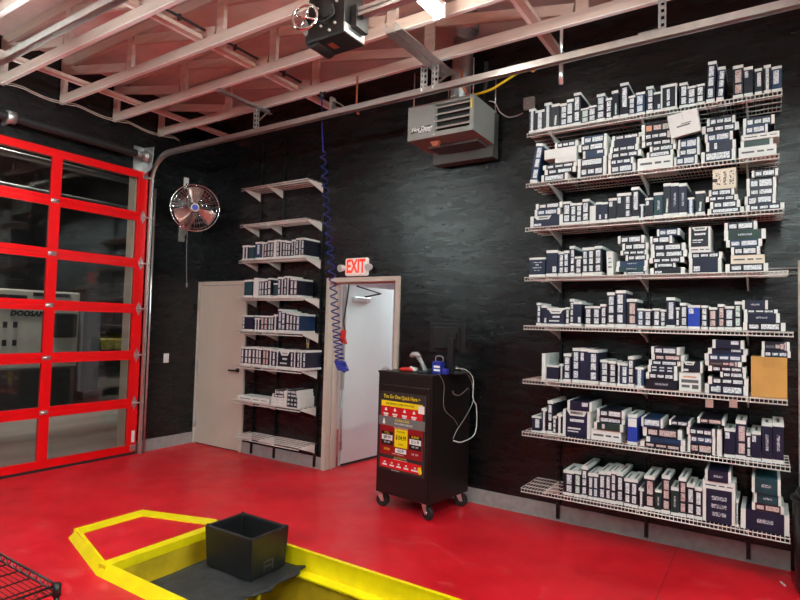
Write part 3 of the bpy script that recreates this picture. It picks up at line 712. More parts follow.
keep(MB().cyl(fc-fn*.02, fc+fn*.06, .05, 18).build('hub', 'blades'), fan)
keep(MB().cyl(fc+fn*.108, fc+fn*.118, .038, 18).build('badge', 'fanblue'), fan)
keep(MB().cyl(fc-fn*.20, fc-fn*.07, .085, 20).build('motor', 'blackm'), fan)
mb = MB(); mb.box(.0, .035, -.37, -.30, 2.70, 3.0); mb.beam((.02, -.335, 2.93), tuple(fc-fn*.16+Vector((0, 0, -.05))), .04, .04); mb.beam((.02, -.335, 2.74), tuple(fc-fn*.15+Vector((0, 0, -.1))), .03, .02)
keep(mb.build('wall_bracket', 'heater'), fan)
def plate(name, p, ax, w, h, lab, cat):
    o = empty(name, p, lab, cat)
    if ax == 'x':
        keep(MB().box(.0005, .008, p[1]-w/2, p[1]+w/2, p[2]-h/2, p[2]+h/2).build('cover_plate', 'white', bev=.002), o)
        keep(MB().box(.008, .012, p[1]-.012, p[1]+.012, p[2]-.025, p[2]+.025).build('rocker', 'white'), o)
    return o
plate('light_switch', (0, -.475, 1.158), 'x', .075, .12, 'white light switch on the black wall beside the garage door', 'switch')
ol = plate('wall_outlet', (0, -.29, 3.50), 'x', .075, .15, 'white outlet high on the wall just above the fan', 'outlet')
keep(MB().box(.012, .04, -.30, -.265, 3.44, 3.49).build('plug', 'machd'), ol)
mb = MB(); mb.tube(smooth([(.03, -.28, 3.44), (.03, -.26, 3.2), (.02, -.25, 2.6), (.012, -.22, 2.16)]), .004, 6); mb.cyl((.012, -.22, 2.10), (.012, -.22, 2.16), .011, 8)
tag(mb.build('pull_cord', 'plate', org=(.02, -.23, 2.1)), 'thin pull cord hanging on the black wall below the fan', 'cord')

# ------------------------------------------------------------------ exit sign
a = un(357, 267, 'y', -.03)
ex = empty('exit_sign', (a.x, 0, a.z-.1), 'lit white emergency sign with red EXIT letters over the open door', 'exit sign')
w, h = .155, .10
keep(MB().box(a.x-w, a.x+w, -.055, -.001, a.z-h, a.z+h).build('body', 'exitface', bev=.02), ex)
mb = MB(); add_text(mb, 0, 'EXIT', .205, Matrix.Translation((a.x, -.0565, a.z)) @ FACE_Y, .0015, sx=.62, bold=.006); keep(mb.build('letters', 'exitred'), ex)
for sgn in (-1, 1):
    c = Vector((a.x+sgn*.185, -.06, a.z-.005)); l = MB()
    l.cyl(c+Vector((-sgn*.05, .03, 0)), c, .02, 10).tube([c+Vector((0, .05, 0)), c+Vector((0, .02, 0)), c+Vector((sgn*.01, -.035, -.01))], [.018, .034, .040], 16)
    lo = keep(l.build('lamp_head', 'white'), ex)
    m2 = MB().tube([c+Vector((sgn*.01, -.035, -.01)), c+Vector((sgn*.011, -.04, -.011))], [.037, .034], 16).build('lens', 'lens'); m2.parent = lo

# ------------------------------------------------------------------ blue coiled air hose
hs = empty('air_hose', (2.8, -.74, 1.2), 'blue coiled air hose hanging in front of the exit door frame', 'hose')
p_top = un(322, 92, 'y', -.74); p_a = un(322, 128, 'y', -.74); p_c = un(323, 152, 'y', -.74); p_d = un(333, 285, 'y', -.74); p_e = un(340, 362, 'y', -.74)
mid = smooth([p_c, un(327, 215, 'y', -.74), p_d, un(336.5, 330, 'y', -.74), p_e], 40)
# arc-length sampled helix that tightens towards the bottom
pts = smooth([p_top, p_a, p_c], 6); N = len(mid); ph = 0
for i in range(1, N):
    d = (mid[i]-mid[i-1]).length; f = i/N
    pitch = .098-.060*min(1, max(0, (f-.35)/.6)); rad = .027+.014*f
    st = 6
    for k in range(st):
        p = mid[i-1].lerp(mid[i], k/st); ph += 2*PI*d/st/pitch
        pts.append(p+Vector((math.cos(ph)*rad, math.sin(ph)*rad, 0)))
keep(MB().tube(pts, .0068, 6).build('coil', 'hose'), hs)
e = mid[-1]; mb = MB()
for k in range(5): mb.ring(e+Vector((.01*k-.0, 0, -.017*k)), (.1, 0, 1), .05, .010, 20, 0, 6)
keep(mb.build('end_loops', 'hosec'), hs)
keep(MB().cyl(e+Vector((.05, 0, -.09)), e+Vector((.09, 0, -.05)), .016, 10).build('coupler', 'hosec'), hs)
mb = MB(); mb.cyl(p_top, p_top+Vector((0, 0, -.06)), .022, 12); mb.box(p_top.x-.018, p_top.x+.018, p_top.y-.018, p_top.y+.018, p_top.z-.01, p_top.z+.05); mb.tube([p_top+Vector((.04, 0, .05)), p_top+Vector((.04, 0, -.03))], .010, 8)
mb.cyl(p_top+Vector((0, 0, .04)), (p_top.x, p_top.y, 4.10), .012, 8)
keep(mb.build('swivel_fitting', 'machd'), hs)
# red blow gun hanging in the door opening
ag = empty('blow_gun', (2.51, .03, 1.5), 'red blow gun hung on a black hose inside the exit door opening', 'air tool')
c = un(343.5, 335, 'y', .03)
keep(MB().prism([(c.x-.035, .01, c.z+.05), (c.x+.035, .01, c.z+.06), (c.x+.03, .01, c.z-.03), (c.x+.055, .01, c.z-.10), (c.x+.035, .01, c.z-.105), (c.x+.005, .01, c.z-.04), (c.x-.02, .01, c.z-.09), (c.x-.04, .01, c.z-.05)], (0, .03, 0)).build('body', 'redp', bev=.004), ag)
keep(MB().tube(smooth([(c.x+.02, .025, c.z+.06), un(344, 320, 'y', .03), un(347, 300, 'y', .03), un(349, 284.5, 'y', .03)]), .009, 6).build('hose', 'seal'), ag)
keep(MB().box(c.x-.045, c.x-.005, .05, .075, c.z-.62, c.z+.55).cyl((c.x-.02, .06, c.z-1.3), (c.x-.02, .06, c.z-.6), .012, 8).build('hanging_bar', 'plate'), ag)

# ------------------------------------------------------------------ wire shelving
def shelf(name, x0, x1, d, z, bx, lab, group, full, end_tri=False):
    """z is the top of the deck"""
    r = empty(name, ((x0+x1)/2, -d/2, z), lab, 'wire shelf', group)
    mb = MB(); n = int((x1-x0)/(.0254 if full else .02)); rr = .0022 if full else .0013
    for i in range(n+1):
        x = x0+(x1-x0)*i/n
        mb.tube([(x, -.012, z-rr), (x, -d, z-rr), (x, -d, z-.032)], rr, 4)
    keep(mb.build('wire_deck', 'wirew'), r)
    mb = MB(); t = .0042 if full else .0045
    for y, zz in ((-d-.002, z-.006), (-d-.002, z-.034), (-.012, z-.008), (-d*.5, z-.009), (-d*.25, z-.009), (-d*.75, z-.009)):
        mb.tube([(x0-.004, y, zz), (x1+.004, y, zz)], t, 6)
    keep(mb.build('rim_rail', 'wirew'), r)
    for b in bx:
        mb = MB()
        mb.prism([(b, -.012, z-.012), (b, -d+.02, z-.012), (b, -d+.02, z-.026), (b, -.10, z-.085), (b, -.012, z-.12)], (.011, 0, 0))
        keep(mb.build('bracket', 'wirew'), r)
    return r
RZ = [3.32, 2.886, 2.509, 2.089, 1.681, 1.23, .797, .334]
RX1 = [6.635, 6.617, 6.639, 6.665, 6.691, 6.657, 6.671, 6.669]
ORD = ['top', 'second', 'third', 'fourth', 'fifth', 'sixth', 'seventh', 'lowest']
SB = (5.02, 5.735, 6.43)
RD = .42
rt = []
for i in range(8):
    z = RZ[i]+.014; rt.append(z)
    shelf('wire_shelf', 4.836, RX1[i], RD, z, [b-.005 for b in SB], ORD[i]+' long white wire shelf on the right of the back wall', 'long wire shelves', True)
LZ = [3.293, 2.841, 2.40, 1.946, 1.542, 1.128, .704, .282]
LB = (1.158, 1.553, 2.20)
LD = .30; lt = []
for i in range(8):
    z = LZ[i]+.006; lt.append(z)
    o = shelf('wire_shelf', 1.128, 2.212, LD, z, [LB[0], LB[1], LB[2]], ORD[i]+' short white wire shelf between the beige door and the exit door', 'short wire shelves', False)
for k, (x, z0, z1) in enumerate([(SB[0], .02, 3.32), (SB[1], .02, 3.32), (SB[2], .02, 3.32), (LB[0], .02, 3.95), (LB[1], .02, 3.95), (LB[2]+.002, .02, 3.6)]):
    mb = MB(); mb.box(x-.014, x-.009, -.03, -.0135, z0, z1); mb.box(x+.009, x+.014, -.03, -.0135, z0, z1); mb.box(x-.014, x+.014, -.0135, -.0125, z0, z1)
    mb.box(x-.009, x+.009, -.0135, -.0005, z0+BH+.02, z1)
    zz = z0+.1
    while zz < z1-.05: mb.box(x-.009, x+.009, -.03, -.0285, zz, zz+.03); zz += .06
    nm = ['left', 'middle', 'right'][k % 3]
    tag(mb.build('wall_standard', 'blackm', org=(x, -.015, z0)), nm+' black slotted upright behind the '+('long shelves' if k < 3 else 'short shelves'), 'shelf upright', 'shelf uprights')

# ------------------------------------------------------------------ filter boxes
BODY = dict(n='navy', k='ink', b='blue', t='teal', g='green', m='maroon', w='kraft', c='cream', y='ink', u='bright')
CNAME = dict(n='navy', k='black', b='blue', t='teal', g='green', m='maroon', w='white', c='cream', y='black', u='bright blue')
MATS = ['navy', 'kraft', 'label', 'labelp', 'labelg', 'text', 'lines', 'labelo', 'green']
def fbox(w, h, d, style, up):
    """one carton: origin at the middle of its base, front at y = -d/2.  style = colour letter + decoration letters"""
    c, dec = style[0], style[1:]
    mats = list(MATS); mats[0] = BODY[c]
    mb = MB(); y0, y1 = -d/2, d/2
    mb.box(-w/2, w/2, y0, y1, 0, h, 0)
    e = .0008
    def lab(x0, x1, z0, z1, mi=2): mb.face([(x0, y0-e, z0), (x1, y0-e, z0), (x1, y0-e, z1), (x0, y0-e, z1)], mi)
    full = c in 'wc'
    if up:
        if not full and 'C' not in dec:
            ct = min(.022, h*.1); cb = min(.026, h*.11)
            mb.box(-w/2-e, w/2+e, y0-e, y1+e, h-ct, h+e, 1); mb.box(-w/2-e, w/2+e, y0-e, y1+e, -0.0, cb, 1)
            zt, zb = h-ct, cb
        else: zt, zb = h, 0.0
        H = zt-zb
        # printed strip on the top face
        mb.face([(-w*.14, y0+d*.12, h+2*e), (w*.14, y0+d*.12, h+2*e), (w*.14, y0+d*.7, h+2*e), (-w*.14, y0+d*.7, h+2*e)], 5)
        lw = min(w*.30, .019) if c != 'y' else w*.34; lm = 2
        if 'P' in dec: lm = 3
        if 'G' in dec: lm = 4
        ox = w*random.uniform(-.06, .10)
        if '3' in dec:
            for a, b in ((.66, .95), (.38, .62), (.05, .30)): lab(ox-lw, ox+lw, zb+H*a, zb+H*b, lm)
        if '2' in dec:
            for a, b in ((.46, .93), (.06, .38)): lab(ox-lw, ox+lw, zb+H*a, zb+H*b, lm)
        if '1' in dec: lab(ox-lw*.9, ox+lw*.9, zb+H*.25, zb+H*.92, lm)
        if 'v' in dec: lab(-w*.22, w*.22, zb, zt, 2)
        if 's' in dec: lab(w*.08, w*.42, zb+H*.06, zb+H*.34, 2)
        if 'q' in dec: lab(-w*.42, -w*.02, zb+H*.68, zb+H*.95, 2)
        if 'Q' in dec: lab(-w*.46, w*.46, zb+H*.62, zb+H*.97, 1)
        if 'F' in dec:
            lab(-w/2, -w*.40, 0, h, 1); lab(w*.40, w/2, 0, h, 1); lab(-w*.12, w*.06, zb+H*.35, zb+H*.9, 2); lab(-w*.12, w*.06, zb+H*.06, zb+H*.28, 2)
        if 'e' in dec: lab(-w*.12, w*.14, zb+H*.25, zb+H*.75, 6)
        if 'd' in dec: lab(-w*.3, w*.3, zb+H*.78, zb+H*.84, 6); lab(-w*.12, w*.12, zb+H*.58, zb+H*.7, 6); lab(-w*.28, w*.28, zb+H*.42, zb+H*.5, 6); lab(-w*.18, w*.18, zb+H*.26, zb+H*.3, 6)
        if 'f' in dec:
            mb.face([(-w*.42, y0-e, zt), (-w*.26, y0-e, zt-H*.28), (w*.26, y0-e, zt-H*.28), (w*.42, y0-e, zt)], 1)
            lab(-w*.24, w*.24, zt-H*.17, zt-H*.09, 5); lab(-w*.18, w*.22, zb+H*.44, zb+H*.57, 2); lab(-w*.38, w*.2, zb+H*.16, zb+H*.26, 2)
        if 'D' in dec: mb.face([(w*.28, y0-e*1.2, zb+H*.45), (w*.40, y0-e*1.2, zb+H*.12), (w*.5, y0-e*1.2, zb+H*.45), (w*.40, y0-e*1.2, zb+H*.8)], 8)
        if 'x' in dec: lab(-w*.3, w*.3, H*.3, H*.36, 5); lab(-w*.25, w*.28, H*.5, H*.54, 5); lab(-w*.2, w*.22, H*.68, H*.72, 5)
        if 'T' in dec: mb.face([(-w*.15, y0-e, zb+H*.05), (w*.10, y0-e, zb+H*.05), (w*.18, y0-e, zb+H*.55), (-w*.05, y0-e, zb+H*.55)], 4)
    else:
        if not full and 'C' not in dec:
            cw = min(.028, w*.10)
            mb.box(-w/2-e, -w/2+cw, y0-e, y1+e, 0, h+e*.5, 1); mb.box(w/2-cw, w/2+e, y0-e, y1+e, 0, h+e*.5, 1)
            xa, xb = -w/2+cw, w/2-cw
        else: xa, xb = -w/2, w/2
        W = xb-xa; lm = 3 if 'P' in dec else (4 if 'G' in dec else 2)
        def hl(a, b, z0=.24, z1=.74, mi=None): lab(xa+W*a, xa+W*b, h*z0, h*z1, lm if mi is None else mi)
        if '3' in dec: hl(.05, .26); hl(.34, .60, .3, .7); hl(.66, .95)
        if '2' in dec: hl(.06, .34); hl(.42, .94, .2, .8)
        if '1' in dec: hl(.06, .92, .2, .8)
        if 's' in dec: hl(.62, .92, .5, .9)
        if 'l' in dec: hl(.05, .30, .1, .45)
        if 'i' in dec: hl(.22, .34, .2, .85)
        if 'e' in dec: hl(.3, .72, .42, .62, 6)
        if 'E' in dec: hl(.22, .8, .68, .80, 6); hl(.2, .8, .44, .56, 6); hl(.24, .78, .20, .32, 6)
        if 'x' in dec: hl(.08, .42, .4, .58, 5); hl(.5, .68, .4, .58, 5); hl(.75, .93, .42, .56, 5)
        if '6' in dec:
            for z in (.2, .62):
                for a in (.05, .38, .72): hl(a, a+.2, z, z+.2)
        if 'o' in dec: hl(.05, .26, .2, .8, 7); hl(.34, .62, .25, .75, 3); hl(.68, .97, .2, .8, 4)
        if 'M' in dec: hl(.05, .45, .3, .6, 5); hl(.5, .68, .3, .7, 3); hl(.72, .86, .2, .8, 3); hl(.9, .97, .05, .95, 3)
        if 'f' in dec:
            mb.face([(xa, y0-e, h), (xa+W*.14, y0-e, h*.66), (xa+W*.60, y0-e, h*.66), (xa+W*.70, y0-e, h)], 1); hl(.2, .55, .76, .88, 5); hl(.02, .30, .1, .3, 2)
        if 'Y' in dec:
            mb.face([(xa+W*.04, y0-e, h), (xa+W*.2, y0-e, h*.8), (xa+W*.86, y0-e, h*.8), (xa+W*.98, y0-e, h)], 1); hl(.22, .8, .86, .95, 5); hl(.2, .85, .58, .68, 2); hl(.1, .7, .30, .36, 2); hl(.1, .6, .2, .24, 2)
        if 'R' in dec: hl(.1, .9, .45, .62, 5); hl(.2, .8, .72, .80, 7); hl(.12, .5, .2, .34, 5); hl(.6, .9, .15, .36, 5)
    return mb, mats

DEC = dict(up={'3': 'with three spine labels', '2': 'with two spine labels', '1': 'with one tall label', 'v': 'with full white spine', 's': 'with low corner label', 'q': 'with upper corner label', 'Q': 'with cream upper half', 'F': 'with white border', 'e': 'with emblem', 'd': 'with printed emblem lines', 'f': 'with white flap', 'x': 'with printed rows', 'T': 'with slanted pale flash'},
           lie={'3': 'with three end labels', '2': 'with two end labels', '1': 'with long label', 's': 'with upper corner label', 'l': 'with low corner label', 'i': 'with one upright label', 'e': 'with emblem', 'E': 'with three emblems', 'x': 'with printed line', '6': 'with six small labels', 'o': 'with orange label', 'M': 'with reddish labels', 'f': 'with white flap', 'Y': 'with white flap', 'R': 'with printed rows'})
NUM = ['', 'first', 'second', 'third', 'fourth', 'fifth', 'sixth', 'seventh', 'eighth', 'ninth', 'tenth', 'eleventh', 'twelfth', 'thirteenth', 'fourteenth', 'fifteenth', 'sixteenth', 'seventeenth', 'eighteenth', 'nineteenth', 'twentieth', 'twenty-first', 'twenty-second', 'twenty-third', 'twenty-fourth', 'twenty-fifth', 'twenty-sixth', 'twenty-seventh', 'twenty-eighth', 'twenty-ninth', 'thirtieth']
def describe(style, up):
    c, dec = style[0], style[1:]
    for k in dec:
        t = DEC['up' if up else 'lie'].get(k)
        if t: return CNAME[c], t
    return CNAME[c], 'with plain face'

def fill(items, zt, D, front, shelfname, group, dmax, zmax=99):
    """items: ('u', x0, x1, ytop, style, lean_deg, setback) or ('s', [(x0, x1, ytop, style), ...]) in photo order, left to right"""
    placed = []; nu = ns = 0
    def limit(X0, X1, Z0, Z1):
        for (a, b, c, d) in placed:
            if c < Z1-.003 and d > Z0+.003 and a < X1 and b > X0:
                if (a+b)/2 <= (X0+X1)/2: X0 = max(X0, b+.0025)
                else: X1 = min(X1, a-.0025)
        return X0, X1
    def put(X0, X1, Z0, Z1, style, up, lean, back, label):
        X0, X1 = limit(X0, X1, Z0, Z1)
        if X1-X0 < .012: return
        placed.append((X0, X1, Z0, Z1))
        d = random.uniform(.62, .98)*dmax if up else random.uniform(.6, .95)*dmax
        if 'L' in style: d = dmax
        mb, mats = fbox(X1-X0, Z1-Z0-.0015, d, style.replace('L', ''), up)
        o = mb.build('filter_box', mats, fix=False)
        yj = front+back+random.uniform(0, .012 if up else .02)
        yj = min(yj, -.016-d) if yj+d > -.016 else yj
        if yj < -D+.0: yj = -D+.002; 
        o.location = ((X0+X1)/2, yj+d/2, Z0)
        if lean:
            a = R(lean); o.rotation_euler = (0, a, 0)
            o.location.z = Z0+abs(math.sin(a))*(X1-X0)/2
        else: o.rotation_euler = (0, 0, R(random.uniform(-.6, .6)))
        tag(o, label, 'box', group)
    for it in items:
        if it[0] == 'u':
            x0, x1, yt, st = it[1:5]; lean = it[5] if len(it) > 5 else 0; back = it[6] if len(it) > 6 else 0
            nu += 1; Y = front+back
            zm = zt+.001
            yb = 300
            # bottom edge of this carton on the shelf
            A = un(x0, yt, 'y', Y); B = un(x1, yt, 'y', Y)
            # the roll of the camera shifts the base to the left by a little
            top = min(un((x0+x1)/2, yt, 'y', Y).z, zmax)
            k = (top-zt)*.0
            cn, dn = describe(st, True)
            put(A.x-k+.001, B.x-k-.001, zm, top, st, True, lean, back, '%s box %s standing %s from left on the %s' % (cn, dn, NUM[nu], shelfname))
        else:
            ns += 1; z = zt+.001
            for i, (x0, x1, yt, st) in enumerate(it[1]):
                top = min(un((x0+x1)/2, yt, 'y', front).z, zmax)
                top = max(top, z+.018)
                cn, dn = describe(st, False)
                A = un(x0, yt, 'y', front); B = un(x1, yt, 'y', front)
                pos = 'bottom' if i == 0 else ('top' if i == len(it[1])-1 else NUM[i+1]+' up')
                put(A.x, B.x, z, top, st, False, 0, 0, '%s box %s lying %s in the %s stack, %s' % (cn, dn, pos, NUM[ns], shelfname))
                z = top
def U(*a): return ('u',)+a
def S(*a): return ('s', list(a))
right = [
 [U(529.1, 535, 108.3, 'kv'), U(535.5, 544.4, 110, 'yv'), U(544.6, 551.4, 102.6, 'kv'), U(551.6, 559.7, 103.8, 'yT'), U(559.9, 566.4, 103, 'y3'), U(566.6, 573.4, 98.7, 'y2'), U(573.6, 580.6, 92.4, 'k2L'),
  U(580.8, 588.6, 107.7, 'yG2'), U(588.9, 596.4, 105.5, 'y2'), U(596.6, 604.7, 93.6, 'y3'), U(605.2, 612, 97.5, 'k3'), U(613, 619.4, 90, 'yT', -3), U(619.8, 628, 82.6, 'k1L'), U(628.2, 635.2, 95.1, 'k3'),
  U(635.5, 644.8, 91.7, 'b2'), U(646, 653.2, 86, 'k3L'), U(653.5, 660.5, 91.7, 'ys'), U(660.8, 677.2, 83.8, 'kF'), U(679, 687.2, 82, 'k2'), U(687.5, 695.9, 85.5, 'y2'), U(696.4, 705, 83.8, 'k2'),
  U(706, 714.5, 61.6, 'n3', 2.5), U(716, 723.5, 67, 'n3', 3), U(732.6, 743, 64.6, 'k2P'), U(744, 753, 66.4, 'kq'), U(754.8, 762.4, 68.2, 'k1'), U(763.6, 770.8, 64.6, 'kv'), U(771.6, 782, 65.8, 'b1')],
 [U(530, 537, 144, 'b3', 9),
  S((541, 567, 173.5, 'y1'), (544, 575, 167.5, 'y2'), (542.5, 576.5, 162.8, 'k3'), (555, 576, 156.8, 'w'), (544.5, 576.5, 147.8, 'w'), (555, 577.5, 141, 'k3')),
  S((577.8, 606, 166, 'k3'), (578, 606, 157.5, 'k1'), (583, 607, 149.8, 'bs'), (578.5, 606.5, 142.5, 'k2'), (581, 606, 134.5, 'b2')),
  S((608.5, 635.4, 164, 'n2'), (608, 633, 158, 'n3'), (608.5, 641, 151.2, 'k3'), (610, 638, 145.2, 'k3'), (611, 638.6, 138.4, 'n'), (612, 641.5, 133.5, 'k2')),
  S((637.5, 672.4, 156.5, 'wx'), (646.5, 673, 150.3, 'k1'), (649.4, 675, 144.4, 'g2'), (641.5, 674, 138.6, 'k3'), (642, 670, 132, 'k3'), (634, 675, 123, 'ko')),
  S((674, 697, 155.8, 'b2'), (677, 699, 147.5, 'k2'), (678, 699, 137.5, 'b2')),
  S((701.5, 735.4, 150, 'n1'), (706, 735.2, 140.4, 'ni'), (704.8, 732.4, 132, 'b2'), (702, 738.5, 124, 'k3'), (706.6, 734.8, 116, 'k3')),
  S((738.5, 776.2, 145.5, 'wx'), (740.5, 772.6, 138.8, 'g'), (741, 779.2, 132.5, 'wx'), (743.5, 767.8, 125.2, 'b2'), (743, 774.4, 115.6, 'n3'))],
 [S((529.8, 562, 215, 'nf'), (534.7, 559.7, 208.6, 'b2'), (536, 562, 202.8, 'y2')),
  U(562.6, 570, 201.2, 'y2'), U(570.2, 576, 203.2, 'y2'), U(576.2, 582, 202.7, 'y3'), U(582.2, 589, 198.7, 'y2L'), U(589.4, 595.4, 205.5, 'w'), U(595.6, 601.5, 202, 'ns'), U(601.7, 608, 202, 'ns'),
  U(608.3, 616.5, 198, 'kq'), U(616.8, 624.8, 193, 'kq'), U(625, 631, 192.4, 'k3'), U(631.3, 639, 186.7, 'k1L'), U(639.2, 644.6, 204, 'kv'), U(645, 653, 197.5, 'yq'), U(653.4, 662.8, 192, 'te'),
  U(663.2, 670.8, 183, 'kT'), U(671, 678.8, 182.8, 'ne'), U(679, 687, 183, 'ne'), U(687.5, 694.4, 197, 'bv'), U(695.2, 704.6, 191, 'kT'),
  S((707.5, 743.5, 207.5, 'k1'), (710, 739.5, 200.5, 'n2'), (706, 737.6, 195.2, 'k3'), (709, 734, 188.9, 'n2')),
  S((746, 784.5, 203.2, 'n3'), (745, 776, 194.8, 'nl2'), (747, 776, 187.5, 'k2'), (746.5, 776, 176.8, 'k2'), (752, 778, 169.2, 'k2'))],
 [U(529.3, 545.3, 257.5, 'nd'), U(546.2, 557.2, 250, 'ns'), U(558, 563.4, 251.5, 'n3'), U(563.6, 569, 250.4, 'n3'), U(569.3, 574.3, 245.8, 'k3L'), U(574.6, 581.4, 256.4, 'k2'), U(582, 587.8, 247.5, 'k3'),
  U(588.2, 594.3, 247, 'k3'), U(594.8, 602.4, 245.8, 'k3L'), U(607, 613.4, 251, 'wx', -2.5),
  S((624, 647.2, 271.2, 'b1'), (616, 647, 266.2, 'te'), (616.5, 647.4, 260.4, 'be'), (625.3, 648.2, 254.5, 'k2'), (620.2, 647, 249.7, 'k3'), (622, 648, 242.6, 'k2'), (617.5, 643.4, 235.2, 'k2')),
  S((650, 684, 267.2, 'kl'), (655, 675, 262.8, 'k1'), (649.5, 684, 257.2, 'k3'), (651.2, 687, 250.4, 'k2'), (650.4, 684.8, 243, 'k2'), (650.4, 671.8, 235.8, 'k2'), (657, 679.7, 228.4, 'b2')),
  S((689, 721, 258, 'nl'), (688.6, 722.5, 252, 'k3'), (689.2, 711, 246.4, 'wx'), (688.8, 710.4, 226.4, 'kY')),
  S((725.5, 768, 263.4, 'k2'), (731, 764.6, 254.6, 'cx'), (731.5, 760, 246.6, 'k2'), (726.2, 762, 239.2, 'b2'), (724, 765.6, 229.2, 'ge'), (724.5, 757, 221.2, 'k2'))],
 [U(536.5, 540.6, 302.7, 'k3'), U(540.8, 546.4, 305.5, 'ns'), U(546.8, 564.6, 307.8, 'nf'), U(565, 569.2, 307.2, 'k2'), U(569.4, 573.4, 298.7, 'k3L'), U(573.6, 581.8, 301.5, 'ns'), U(584.6, 591.9, 306, 'k2'), U(592.1, 599.9, 306, 'k2'), U(600.1, 606, 304, 'k2'),
  U(607, 614.8, 292.2, 'k3'), U(615.4, 625.8, 290.2, 'n3'), U(626.4, 636.6, 298.7, 'k2P'), U(636.9, 643.5, 308.3, 'b2'), U(644, 651.6, 309, 'k2'), U(652.3, 659.9, 308.3, 'n2'), U(660.2, 666, 309.5, 'k3'), U(666.3, 675, 297.2, 'n1'), U(675.3, 679.5, 307.2, 'k2'),
  U(679.8, 687, 302.7, 'k2'), U(687.5, 700, 305, 'uq'), U(701, 708, 305.3, 'k3'), U(708.6, 717.1, 307.2, 'k2P'), U(717.4, 724.2, 304, 'k2P'), U(724.6, 734.3, 306, 'k2'), U(734.6, 741.8, 301.4, 'k2G'),
  S((743.2, 785.4, 322.4, 'k2'), (744.2, 780, 313, 'ne'), (744, 777.8, 309.2, 'k3'), (742, 767.5, 300, 'ne'))],
 [U(541.5, 545.3, 353.3, 'wL'), U(546, 558.6, 365.5, 'n', 0, .03), U(559.3, 563.2, 364, 'kv'), U(563.6, 571, 353.5, 'n3'), U(572, 579.2, 348, 'n3'), U(579.5, 587.4, 348.5, 'nq'), U(587.7, 598.2, 349.6, 'n3'), U(600, 608, 359.8, 'n3'), U(608.4, 615.8, 361, 'k3'), U(616.6, 620.5, 362.6, 'kv'),
  U(620.8, 627.5, 363.2, 'b2'), U(628, 634.4, 356.4, 'k3'), U(635, 643.4, 367.2, 'bv'),
  S((645.8, 676.8, 379.6, 'keC'), (646.2, 677, 372.8, 'k3'), (648, 677, 365.5, 'n6'), (648.5, 680, 360.4, 'k2'), (651.4, 684, 354.7, 'k2P'), (651.4, 679.7, 346.8, 'k2')),
  S((679, 700.6, 372.3, 'wR'), (681, 702, 361.5, 'kf')),
  S((705, 748, 385, 'ni2'), (708, 748, 377.7, 'k3'), (720.5, 745.7, 372.4, 'k2'), (708, 746, 366.5, 'k3'), (705.5, 741.7, 361.2, 'mM'), (704.4, 745.7, 354.5, 'b3'), (708, 747.5, 348.6, 'ns'), (712.5, 743.7, 340, 'ns'))],
 [U(531.3, 541, 416.5, 'n1'), U(541.6, 546.6, 408.5, 'kv'), U(547.2, 552.4, 401, 'k3L'), U(552.6, 556.5, 416.5, 'k3'), U(556.9, 562.3, 414, 'yv'),
  S((563, 590, 410.5, 'nY'), (567.6, 592, 401.3, 'ns')),
  S((590.5, 620.4, 430.5, 'wx'), (594, 622.8, 423.5, 'gi'), (596, 624, 417.5, 'k1'), (597, 624.5, 409.8, 'k2')),
  U(627.5, 637, 414.7, 'uQ'),
  S((640.5, 685, 443.6, 'k3P'), (646, 684.6, 438.6, 'b'), (642.5, 681.4, 428.5, 'k2P'), (641.2, 662.5, 418.2, 'b1')),
  S((687.5, 715, 443.8, 'k2P'), (687.8, 715.2, 436, 'b3'), (687, 714.8, 428.4, 'k3'), (669, 690, 421, 'k2'), (697.4, 724.6, 418.6, 'k2P')),
  U(717, 722, 430, 'w'), U(724, 735, 428.6, 'nq'), U(735.6, 746, 420.8, 'n2P'), U(746.3, 751, 433, 'k2'), U(751.4, 761, 431.6, 'nq'), U(761.6, 772.4, 423, 'ne'), U(772.7, 784.2, 423.5, 'ne')],
 [U(563, 573.5, 471, 'k2'), U(573.9, 580.8, 471.5, 'k2G'), U(581.3, 587.4, 467, 'k3L'), U(587.7, 592.9, 473.8, 'k2'), U(593.2, 598.2, 474.4, 'b2'), U(598.6, 604.9, 471.5, 'k2'), U(605.2, 610.6, 472, 'k2'), U(610.9, 616.2, 471, 'k3'), U(616.5, 623.1, 473.2, 'k2'), U(623.6, 630.3, 479, 'k2'), U(630.6, 637.8, 479.7, 'k2'), U(638.2, 643.6, 489, 'yv'),
  U(644, 654.6, 476.4, 'k2P'), U(654.9, 661.5, 490.4, 'ge'), U(661.8, 670.2, 475.9, 'k3P'), U(670.6, 678.5, 487.8, 'ge'), U(678.8, 686.3, 478, 'k3P'), U(686.6, 694.3, 484.4, 'k2'), U(694.6, 702, 487.8, 'k2'),
  S((702.6, 735, 490.5, 'nE'), (702.6, 735, 482.5, 'wx'), (705, 730.6, 471.5, 'ne')),
  U(735.8, 738.8, 500, 'gv'),
  S((741, 789.4, 512.5, 'ne'), (752, 784, 505, 'm2P'), (754, 781, 494.5, 'te'), (752, 780.6, 479, 'te'))],
]
for i, items in enumerate(right):
    fill(items, rt[i], RD, -RD+.012, ORD[i]+' long shelf', 'filter boxes on the %s long shelf' % ORD[i], RD-.04, rt[i-1]-.06 if i else 99)
